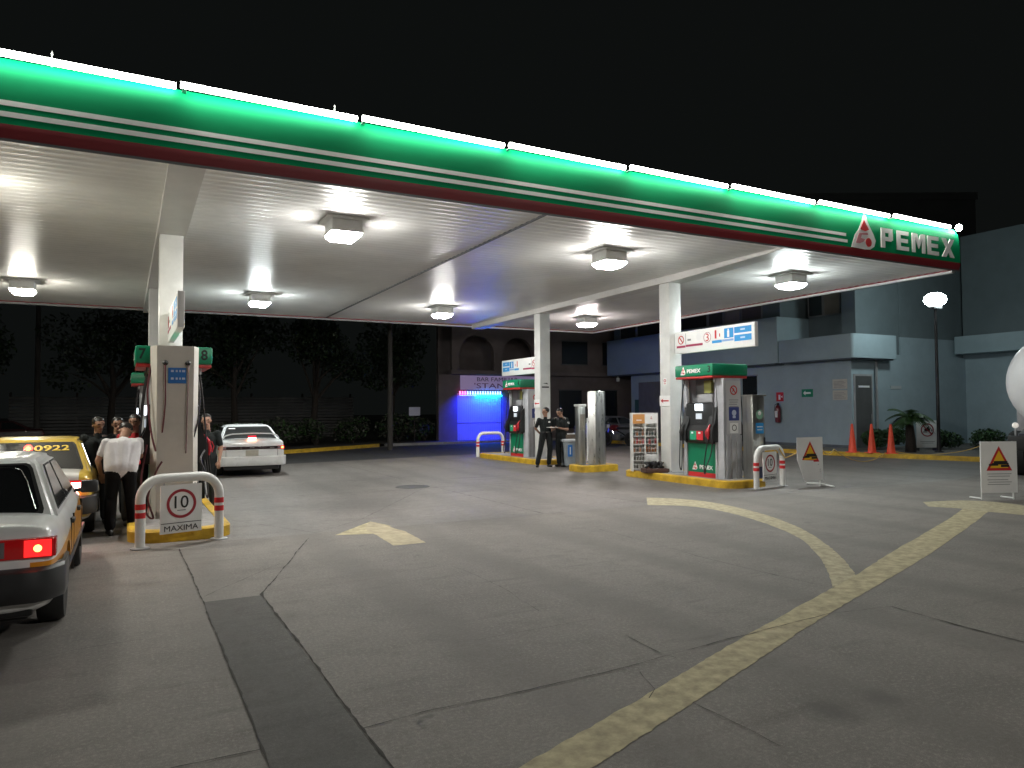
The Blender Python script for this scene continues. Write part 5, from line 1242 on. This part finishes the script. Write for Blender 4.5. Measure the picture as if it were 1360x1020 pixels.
mb = MB(); fr = LEFT((23.377,19.8,2.17)); poly(mb,[(-.19,0),(-.08,.09),(-.08,.035),(.17,.035),(.17,-.035),(-.08,-.035),(-.08,-.09)],fr,.0,.004); mb.build('arrow', WHITE2, o)
for lab,z in (('upper of the two pale notices near the corner of the blue wall',2.47),('lower of the two pale notices near the corner of the blue wall',2.06)):
    o = wsign('wall_notice',lab,'notice',LEFT((23.398,18.33,z)),.62,.36,M('notice_cream',(.52,.51,.46),.6,noise=.15,scale=6))
    mb = MB(); fr = LEFT((23.377,18.33,z))
    for q in range(5): rect(mb,-.25,-.12+q*.05,.25-.07*(q%3),-.105+q*.05,fr,.0,.003)
    mb.build('small_print', GINK, o)
wsign('wall_plate','small white plate on the recessed wall right of the corner door','sign',FRONT((25.9,17.84+.0,2.35)),.62,.12,M('plate_dull',(.42,.45,.46),.5)).location = (0,0,0)
wsign('wall_plate','dim reddish plate on the far wall just left of the tanker','sign',LEFT((30.398,15.2,2.35)),.9,.16,M('plate_pinkish',(.20,.17,.19),.5))
wsign('wall_board','dark green board between the slatted door and the left end of the building','sign',LEFT((23.398,30.5,1.7)),.35,.75,M('board_green',(.03,.10,.09),.5))

tb = thing('tall_building', 'tall dark grey building rising behind the blue building', 'building', (34.2,32.8,0), -.4855)
mb = MB(); mb.box((0,0,0),(13.8,14,14.4)); mb.build('wall', M('far_grey_wall',(.16,.17,.17),.85,noise=.2,scale=.5), tb)
mb = MB(); mb.box((-.1,-.1,14.4),(13.9,14.1,14.85)); mb.build('parapet', M('far_grey_wall',(.16,.17,.17),.85), tb)
for k in range(4):
    mb = MB(); mb.box((1.2+k*3.2,-.04,10.6),(2.6+k*3.2,-.002,12.2)); mb.build('window', WG, tb)

# kerb walk in front of the building
KP = [(19.95,30.5),(20.05,27.1),(20.45,22),(20.85,17.0),(21.25,14.9),(21.95,12.3),(23.2,8.5),(24.4,4.0)]
mb = MB(); rows = []
for i,(x,y) in enumerate(KP):
    a = Vector(KP[max(i-1,0)]); b = Vector(KP[min(i+1,len(KP)-1)]); tt_ = (b-a).normalized(); nn_ = Vector((-tt_.y,tt_.x))
    if nn_.x < 0: nn_ = -nn_
    rows.append([mb.bm.verts.new((x+nn_.x*d,y+nn_.y*d,z)) for d,z in ((0,0),(.015,.12),(.03,.14),(.17,.14),(.17,.10))])
for a,b in zip(rows,rows[1:]):
    for k in range(4): mb.bm.faces.new([a[k],a[k+1],b[k+1],b[k]])
struct('kerb', mb, YEL)
mb = MB(); P = [mb.bm.verts.new((x+.13,y,.118)) for x,y in KP]; Q = [mb.bm.verts.new((45,y,.118)) for x,y in KP]
for k in range(len(P)-1): mb.bm.faces.new([P[k],Q[k],Q[k+1],P[k+1]])
struct('pavement', mb, ground_mat('pavement_concrete',(.16,.15,.14),(.09,.085,.08)))

# planter: soil, hedge, palm, flowers
LEAFD = M('leaf_dark', (.018,.042,.012), .5, noise=.4, scale=9); LEAFM = M('leaf_mid', (.035,.085,.02), .5, noise=.4, scale=9); LEAFG = M('leaf_green', (.05,.12,.03), .5, noise=.3, scale=9)
BARK = M('bark', (.035,.026,.02), .85, noise=.5, scale=12, bump=.6, bscale=30)
def leaves(mb, c, r, n, size, rnd, mis=3, flat=1.0, gap=None):
    for _ in range(n):
        while True:
            p = Vector((rnd.uniform(-1,1),rnd.uniform(-1,1),rnd.uniform(-1,1)))
            if p.length <= 1: break
        if p.length > 0: p = p.normalized()*(p.length**.45)
        q = Vector((c[0]+p.x*r[0],c[1]+p.y*r[1],c[2]+p.z*r[2]))
        a = Vector((rnd.uniform(-1,1),rnd.uniform(-1,1),rnd.uniform(-1,1)*flat)).normalized(); b = a.cross(Vector((rnd.uniform(-1,1),rnd.uniform(-1,1),1))).normalized()
        s = size*rnd.uniform(.6,1.3)
        vs = [mb.bm.verts.new(q+a*s), mb.bm.verts.new(q+b*s*.5), mb.bm.verts.new(q-a*s), mb.bm.verts.new(q-b*s*.5)]
        f_ = mb.bm.faces.new(vs); f_.material_index = rnd.choices(range(mis), [3,2,1][:mis])[0]
def bush(name, label, cat, loc, r, n, size, seed, mats=(LEAFD,LEAFM,LEAFG), group=None):
    rnd = random.Random(seed); t = thing(name, label, cat, loc, 0, group); mb = MB()
    for _ in range(7): 
        c = (rnd.uniform(-.5,.5)*r[0],rnd.uniform(-.5,.5)*r[1],r[2]*rnd.uniform(.7,1.2)); leaves(mb, c, (r[0]*.6,r[1]*.6,r[2]*.6), n//7, size, rnd)
    bmesh_faces = mb.bm; me = mb.build('foliage', list(mats), t, angle=180)
    mb = MB()
    for _ in range(6): a = rnd.uniform(0,6.28); mb.tube([(0,0,0),(math.cos(a)*r[0]*.3,math.sin(a)*r[1]*.3,r[2]*.6),(math.cos(a)*r[0]*.6,math.sin(a)*r[1]*.6,r[2]*1.3)],[.02,.014,.005],5)
    mb.build('stem', BARK, t); return t
for i,(x,y) in enumerate([(23.3,16.9),(24.3,16.9),(25.3,15.8),(26.0,14.6),(26.6,13.4),(27.0,12.3)]):
    bush('hedge_shrub', ['dark low shrub of the hedge, beside the corner door','dark low shrub of the hedge, behind the small palm','dark low shrub of the hedge, right of the lamp post','green topped hedge shrub, left of the red flower','hedge shrub below the red flowers','hedge shrub at the far right, beside the tanker'][i], 'shrub', (x,y,.12), (.7,.6,.42), 1500, .055, 20+i, group='low hedge in front of the blue wall')
t = bush('flowering_plant','shrub with red flowers at the right end of the hedge','plant',(26.1,13.0,.5),(.35,.35,.42),700,.06,40)
rf = random.Random(9); mb = MB()
leaves(mb,(0,0,.75),(.38,.35,.22),90,.06,rf,1); mb.build('flowers', M('flower_red',(.35,.03,.02),.6), t)
t = thing('small_palm','small palm with arching fronds growing at the kerb right of the cones','palm',(22.9,15.3,.12))
mb = MB(); mb.tube([(0,0,0),(.02,0,.4),(0,.02,.9),(0,0,1.15)],[.17,.15,.12,.09],10); mb.build('trunk', BARK, t)
rp = random.Random(12); mb = MB()
for k in range(24):
    a = 2*PI*k/24+rp.uniform(-.1,.1); ln = rp.uniform(.55,.82); el = rp.uniform(.15,1.25); P = []
    for i in range(9):
        s = i/8; P.append(Vector((math.cos(a)*ln*s*math.cos(el*.6), math.sin(a)*ln*s*math.cos(el*.6), 1.12+ln*(math.sin(el)*s-.85*s*s*(1.15-el*.4)))))
    mb.tube(P,[.014-.0013*i for i in range(9)],5,cap=False)
    for i in range(1,9):
        for q in range(2):
            p = P[i-1].lerp(P[i],q/2+.3); tt_ = (P[i]-P[i-1]).normalized(); sd_ = tt_.cross(Vector((0,0,1))).normalized(); L_ = .22*math.sin(PI*(i+q*.5)/9.5)+.05
            for s in (-1,1):
                e = p+sd_*s*L_+tt_*L_*.6+Vector((0,0,-L_*.35)); w_ = tt_*.026
                mb.bm.faces.new([mb.bm.verts.new(p-w_),mb.bm.verts.new(p+w_),mb.bm.verts.new(e)])
mb.build('frond', LEAFM, t, angle=180).data.materials[0] = LEAFM

# ------------------------------------------------------------------ lamp post by the building
t = thing('lamp_post','slim dark lamp post with a glaring white lamp in front of the blue building','lamp post',(23.55,14.75,.12))
mb = MB(); mb.tube([(0,0,0),(0,0,.5),(0,0,4.75)],[.075,.055,.045],12); mb.lathe([(.14,0),(.14,.03),(.08,.05)],seg=16); mb.build('pole', BLACK, t)
mb = MB(); mb.box((-.24,-.10,4.70),(.24,.10,4.78),.01); mb.tube([(0,0,4.7),(0,0,4.9)],.03,8); mb.build('bracket', DGREY, t)
LB = M('glare_globe_lens', (1,1,1), .3, emis=38, ecol=(.84,1,1))
mb = MB(); mb.lathe([(.01,-.23),(.17,-.20),(.30,-.10),(.34,0),(.31,.11),(.18,.21),(.01,.24)], (0,0,5.0), seg=24); mb.build('glare_globe', LB, t)  # lamp head enlarged to a glowing globe that stands for its glare
mb = MB(); mb.lathe([(.05,4.785),(.12,4.79),(.12,4.82)], (0,0,0), seg=16); mb.build('globe_collar', DGREY, t)

# ------------------------------------------------------------------ across the street
BW = M('bar_wall', (.16,.13,.125), .85, noise=.3, scale=1.2); 
bar = thing('bar_building','dark two storey building with arches above a blue lit doorway across the street','building',(14.1,33.0,0))
def bb(x,y,z): return (x-14.1,y-33.0,z)
def arch_wall(x0,x1,z0,z1,ax0,ax1,az0,azs):
    """wall panel x0..x1 with an arched opening"""
    mb = MB(); cx = (ax0+ax1)/2; r = (ax1-ax0)/2; n = 16
    arc = [(cx-r*math.cos(PI*k/n), azs+r*math.sin(PI*k/n)) for k in range(n+1)]
    out = [bb(x0,33,z0),bb(x0,33,z1)]
    left = [(x0,z0),(ax0,z0)]; pts = [(ax0,z0)]+arc+[(ax1,z0)]
    mb.prism([bb(x0,33.0,z0),bb(ax0,33.0,z0),bb(ax0,33.0,azs),bb(x0,33.0,azs)],(0,.3,0))
    mb.prism([bb(ax1,33.0,z0),bb(x1,33.0,z0),bb(x1,33.0,azs),bb(ax1,33.0,azs)],(0,.3,0))
    for (xa,za),(xb,zb_) in zip(arc,arc[1:]): mb.prism([bb(xa,33.0,za),bb(xb,33.0,zb_),bb(xb,33.0,z1),bb(xa,33.0,z1)],(0,.3,0))
    mb.prism([bb(x0,33.0,azs),bb(ax0,33.0,azs),bb(ax0,33.0,z1),bb(x0,33.0,z1)],(0,.3,0)); mb.prism([bb(ax1,33.0,azs),bb(x1,33.0,azs),bb(x1,33.0,z1),bb(ax1,33.0,z1)],(0,.3,0))
    return mb.build('arch', BW, bar)
arch_wall(14.1,16.75,3.55,5.9,14.5,16.4,3.6,4.35); arch_wall(16.75,19.0,3.55,5.9,16.85,18.7,3.6,4.35)
mb = MB(); mb.box(bb(13.9,33.0,5.91),bb(27,33.4,8)); mb.box(bb(14.1,34.8,3.4),bb(19.5,35,6)); mb.box(bb(19.01,33.0,0),bb(27,33.3,5.9)); mb.build('wall', BW, bar)
mb = MB(); mb.box(bb(13.9,32.6,3.34),bb(27,33.3,3.54)); mb.build('balcony_slab', BW, bar)
mb = MB(); mb.box(bb(13.4,33.0,0),bb(14.38,33.3,3.33)); mb.box(bb(16.86,33.0,0),bb(19.0,33.3,3.33)); mb.box(bb(14.39,33.05,2.45),bb(16.85,33.3,3.33)); mb.build('wall', BW, bar)
mb = MB()
for k in range(24): mb.box(bb(14.42+k*.101,33.10,.02),bb(14.42+k*.101+.085,33.14,2.35),.01,seg=1)
mb.box(bb(14.40,33.141,.0),bb(16.84,33.16,2.44)); sh = mb.build('shutter', M('shutter_pale',(.34,.34,.38),.5), bar)
mb = MB(); mb.box(bb(14.42,33.085,.95),bb(16.83,33.105,.97)); mb.build('shutter_rail', DGREY, sh)
for x0,x1,z0,z1,m in [(20.2,21.6,.6,2.6,WG),(22.3,23.9,.4,2.6,WG),(20.4,22.0,4.0,5.2,WG),(23.0,24.5,4.0,5.2,WG)]:
    mb = MB(); mb.box(bb(x0,32.96,z0),bb(x1,32.998,z1)); g = mb.build('window', m, bar)
    mb = MB(); mb.box(bb(x0-.06,32.95,z0-.06),bb(x1+.06,32.997,z0-.001)); mb.box(bb(x0-.06,32.95,z1+.001),bb(x1+.06,32.997,z1+.06)); mb.build('frame', DGREY, g)
mb = MB(); mb.box(bb(14.42,32.92,2.42),bb(16.82,32.99,2.47)); mb.build('light_rail', DGREY, bar)
LBX = M('blue_strip_lit', (.3,.5,1), .3, emis=3.5, ecol=(.16,.24,1)); LPK = M('pink_strip_lit', (1,.2,.6), .3, emis=3, ecol=(1,.12,.45)); LCY = M('cyan_strip_lit', (.3,.9,1), .3, emis=22, ecol=(.0,.42,1))
for k in range(17):
    mb = MB(); mb.box(bb(14.46+k*.138,32.90,2.36),bb(14.52+k*.138,32.94,2.52)); mb.build('strip_light', LPK if k < 3 else LBX, bar)
mb = MB(); mb.box(bb(15.35,32.86,2.28),bb(16.75,32.95,2.33)); mb.build('tube_light', LCY, bar)
mb = MB(); mb.box(bb(14.46,32.90,2.30),bb(16.78,32.93,2.315)); mb.build('light_bar', LBX, bar)
ld = bpy.data.lights.new('door_glow','AREA'); ld.shape = 'RECTANGLE'; ld.size = 2.2; ld.size_y = .15; ld.energy = 150; ld.spread = math.radians(110); ld.color = (.01,.02,1)
lo_ = bpy.data.objects.new('door_lamp', ld); COL.objects.link(lo_); lo_.parent = bar; lo_.location = bb(15.6,32.45,2.55); lo_.rotation_euler = (math.radians(22),0,0)
t = thing('bar_sign','dim violet painted sign over the blue lit doorway across the street','sign',(16.75,32.94,2.60))
mb = MB(); mb.box((-2.25,-.05,0),(2.6,0,.70),.006); sg = mb.build('sign_panel', M('sign_violet',(.38,.30,.44),.6,emis=.10,ecol=(.55,.40,.75)), t)
MR = M('sign_maroon',(.12,.03,.08),.6)
text('sign_lettering','BAR FAMILIAR',2.3,.20,FRONT((-.2,-.055,.52)),M('sign_dark_ink',(.03,.03,.05),.6),sg,0)
text('sign_lettering',"'STAN BAR'",3.2,.26,FRONT((.1,-.055,.20)),MR,sg,0)

# street pole, walls, trees in the dark
t = thing('street_pole','tall concrete street pole at the far kerb, left of the blue lit doorway','pole',(9.5,28.6,0))
mb = MB(); mb.tube([(0,0,0),(0,0,7.5)],[.12,.08],12); mb.build('pole', M('pole_concrete',(.05,.045,.04),.85,noise=.3,scale=5), t)
mb = MB(); mb.box((-.9,-.05,6.9),(.9,.05,7.02)); mb.build('crossarm', BARK, t)
t = thing('street_pole','thin pole in the darkness behind the taxis','pole',(-3.4,38.0,0))
mb = MB(); mb.tube([(0,0,0),(0,0,7)],[.13,.09],10); mb.build('pole', M('pole_concrete',(.06,.052,.045),.85), t)
t = thing('slatted_wall','low dark slatted wall in the background behind the left pump people','wall',(4,43,0))
mb = MB()
for k in range(14): mb.box((-9,0,.05+k*.17),(8,.05,.05+k*.17+.13))
mb.build('slats', M('slat_grey',(.13,.125,.12),.6,noise=.3,scale=1.5), t)
for k in range(7):
    mb = MB(); mb.box((-9+k*2.8,.055,0),(-8.9+k*2.8,.15,2.6)); mb.build('post', BARK, t)
# far kerb
def kerbline(pts, wd, h, mat, name='kerb'):
    mb = MB(); rows = []
    for i,(x,y) in enumerate(pts):
        a = Vector(pts[max(i-1,0)]); b = Vector(pts[min(i+1,len(pts)-1)]); tt_ = (b-a).normalized(); nn_ = Vector((-tt_.y,tt_.x))
        rows.append([mb.bm.verts.new((x+nn_.x*d,y+nn_.y*d,z)) for d,z in ((0,0),(0,h),(wd,h),(wd,0))])
    for a,b in zip(rows,rows[1:]):
        for k in range(3): mb.bm.faces.new([a[k],a[k+1],b[k+1],b[k]])
    return struct(name, mb, mat)
kerbline([(-30,24.5),(4.0,27.6),(6.5,29.0),(9.9,31.3)], .2, .14, YEL)
kerbline([(10.3,31.5),(30,33.5),(60,40)], .2, .12, CONC)
mb = MB(); P = [(-60,24.2),(-30,24.72),(4.0,27.82),(6.5,29.25),(9.9,31.6),(14,32.3),(30,33.9),(60,40.4),(60,120),(-60,120)]
mb.bm.faces.new([mb.bm.verts.new((x,y,.11)) for x,y in P]); struct('verge', mb, ground_mat('verge_earth',(.06,.052,.04),(.03,.028,.02)))

def tree(label, loc, h, r, seed, n=3600):
    rnd = random.Random(seed); t = thing('leafy_tree', label, 'tree', loc, rnd.uniform(0,6), 'trees across the street')
    mb = MB(); mb.tube([(0,0,0),(.05,0,h*.2),(-.05,.05,h*.42),(.05,0,h*.6)],[.20,.15,.12,.08],10)
    tips = []
    for k in range(9):
        a = rnd.uniform(0,6.28); z0 = h*rnd.uniform(.3,.5); e = Vector((math.cos(a)*r*rnd.uniform(.4,.8),math.sin(a)*r*rnd.uniform(.4,.8),h*rnd.uniform(.5,.9))); m_ = Vector((0,0,z0)).lerp(e,.5)+Vector((0,0,.15))
        mb.tube([(0,0,z0),m_,e],[.07,.045,.015],6); tips.append(e)
    mb.build('trunk', BARK, t)
    mb = MB()
    for e in tips+[Vector((rnd.uniform(-.3,.3)*r,rnd.uniform(-.3,.3)*r,h*rnd.uniform(.7,.95))) for _ in range(5)]: leaves(mb, e, (r*.42,r*.42,r*.34), n//14, .11, rnd)
    mb.build('crown', [M('crown_dark',(.007,.014,.005),.6),M('crown_mid',(.012,.026,.009),.6),M('crown_pale',(.02,.04,.012),.6)], t, angle=180)
for i,(x,y,h,r,lab) in enumerate([(-6,36,6.5,2.6,'dark tree at the far left beyond the taxis'),(-.5,37,6.2,2.5,'dark tree behind the left pump people'),(4.2,34,6,2.4,'dark tree right behind the white sedan'),(7.6,33.5,5.6,2.2,'dark tree midway between the white sedan and the street pole'),(11.9,35.5,5.8,2.1,'dark tree beside the blue lit doorway'),(2.0,46,8.5,3.4,'taller tree farther back above the slatted wall')]):
    tree(lab,(x,y,.11),h,r,60+i)
for i,(x,y,s) in enumerate([(3.6,29.6,1.0),(5.4,30.6,1.15),(7.2,31.7,1.0),(9.2,33.0,1.1),(11.4,33.1,1.2),(12.9,33.6,1.0)]):
    bush('roadside_bush',['dusty bush at the kerb, just right of the white sedan','dusty bush at the kerb, second from the white sedan','dusty bush at the kerb, midway to the street pole','dusty bush right behind the street pole','dusty bush right of the street pole','dusty bush nearest the blue lit doorway'][i],'bush',(x,y,.11),(.9*s,.7*s,.65*s),1300,.08,80+i,mats=(M('bush_dusty',(.035,.04,.026),.7,noise=.4,scale=6),LEAFM,M('bush_pale',(.09,.09,.07),.7)),group='bushes along the far kerb')
o = wsign('small_poster','small pale notice among the bushes left of the blue lit doorway','notice',FRONT((12.0,32.55,1.55)),.55,.4,M('poster_pale',(.45,.45,.55),.6)); 
mb = MB(); mb.tube([(12.0,32.56,.11),(12.0,32.56,1.5)],.025,6); mb.build('stake', BARK, o)

# unseen street lamp, added to light the surfaces that face the camera
t = thing('unseen_street_lamp','unseen tall road lamp added behind the viewpoint to light what faces it','street lamp',(11,-9,0))
mb = MB(); mb.tube([(0,0,0),(0,0,8.2),(-.3,.3,8.6),(-1.4,1.4,8.75)],[.11,.07,.05,.04],10); mb.build('pole', GREY, t)
q = Matrix.Translation((-1.7,1.7,8.74))@Matrix.Rotation(math.radians(45),4,'Z')@Matrix.Rotation(math.radians(32),4,'X')
mb = MB(); mb.box((-.2,-.42,0),(.2,.42,.14),.04); mb.xf(q); lh = mb.build('lamp_head', GREY, t)
mb = MB(); mb.box((-.15,-.32,-.05),(.15,.32,-.001),.01); mb.xf(q); mb.build('lamp_lens', M('unseen_lamp_lens',(1,1,1),.3,emis=620,ecol=(1,.97,.9)), lh)
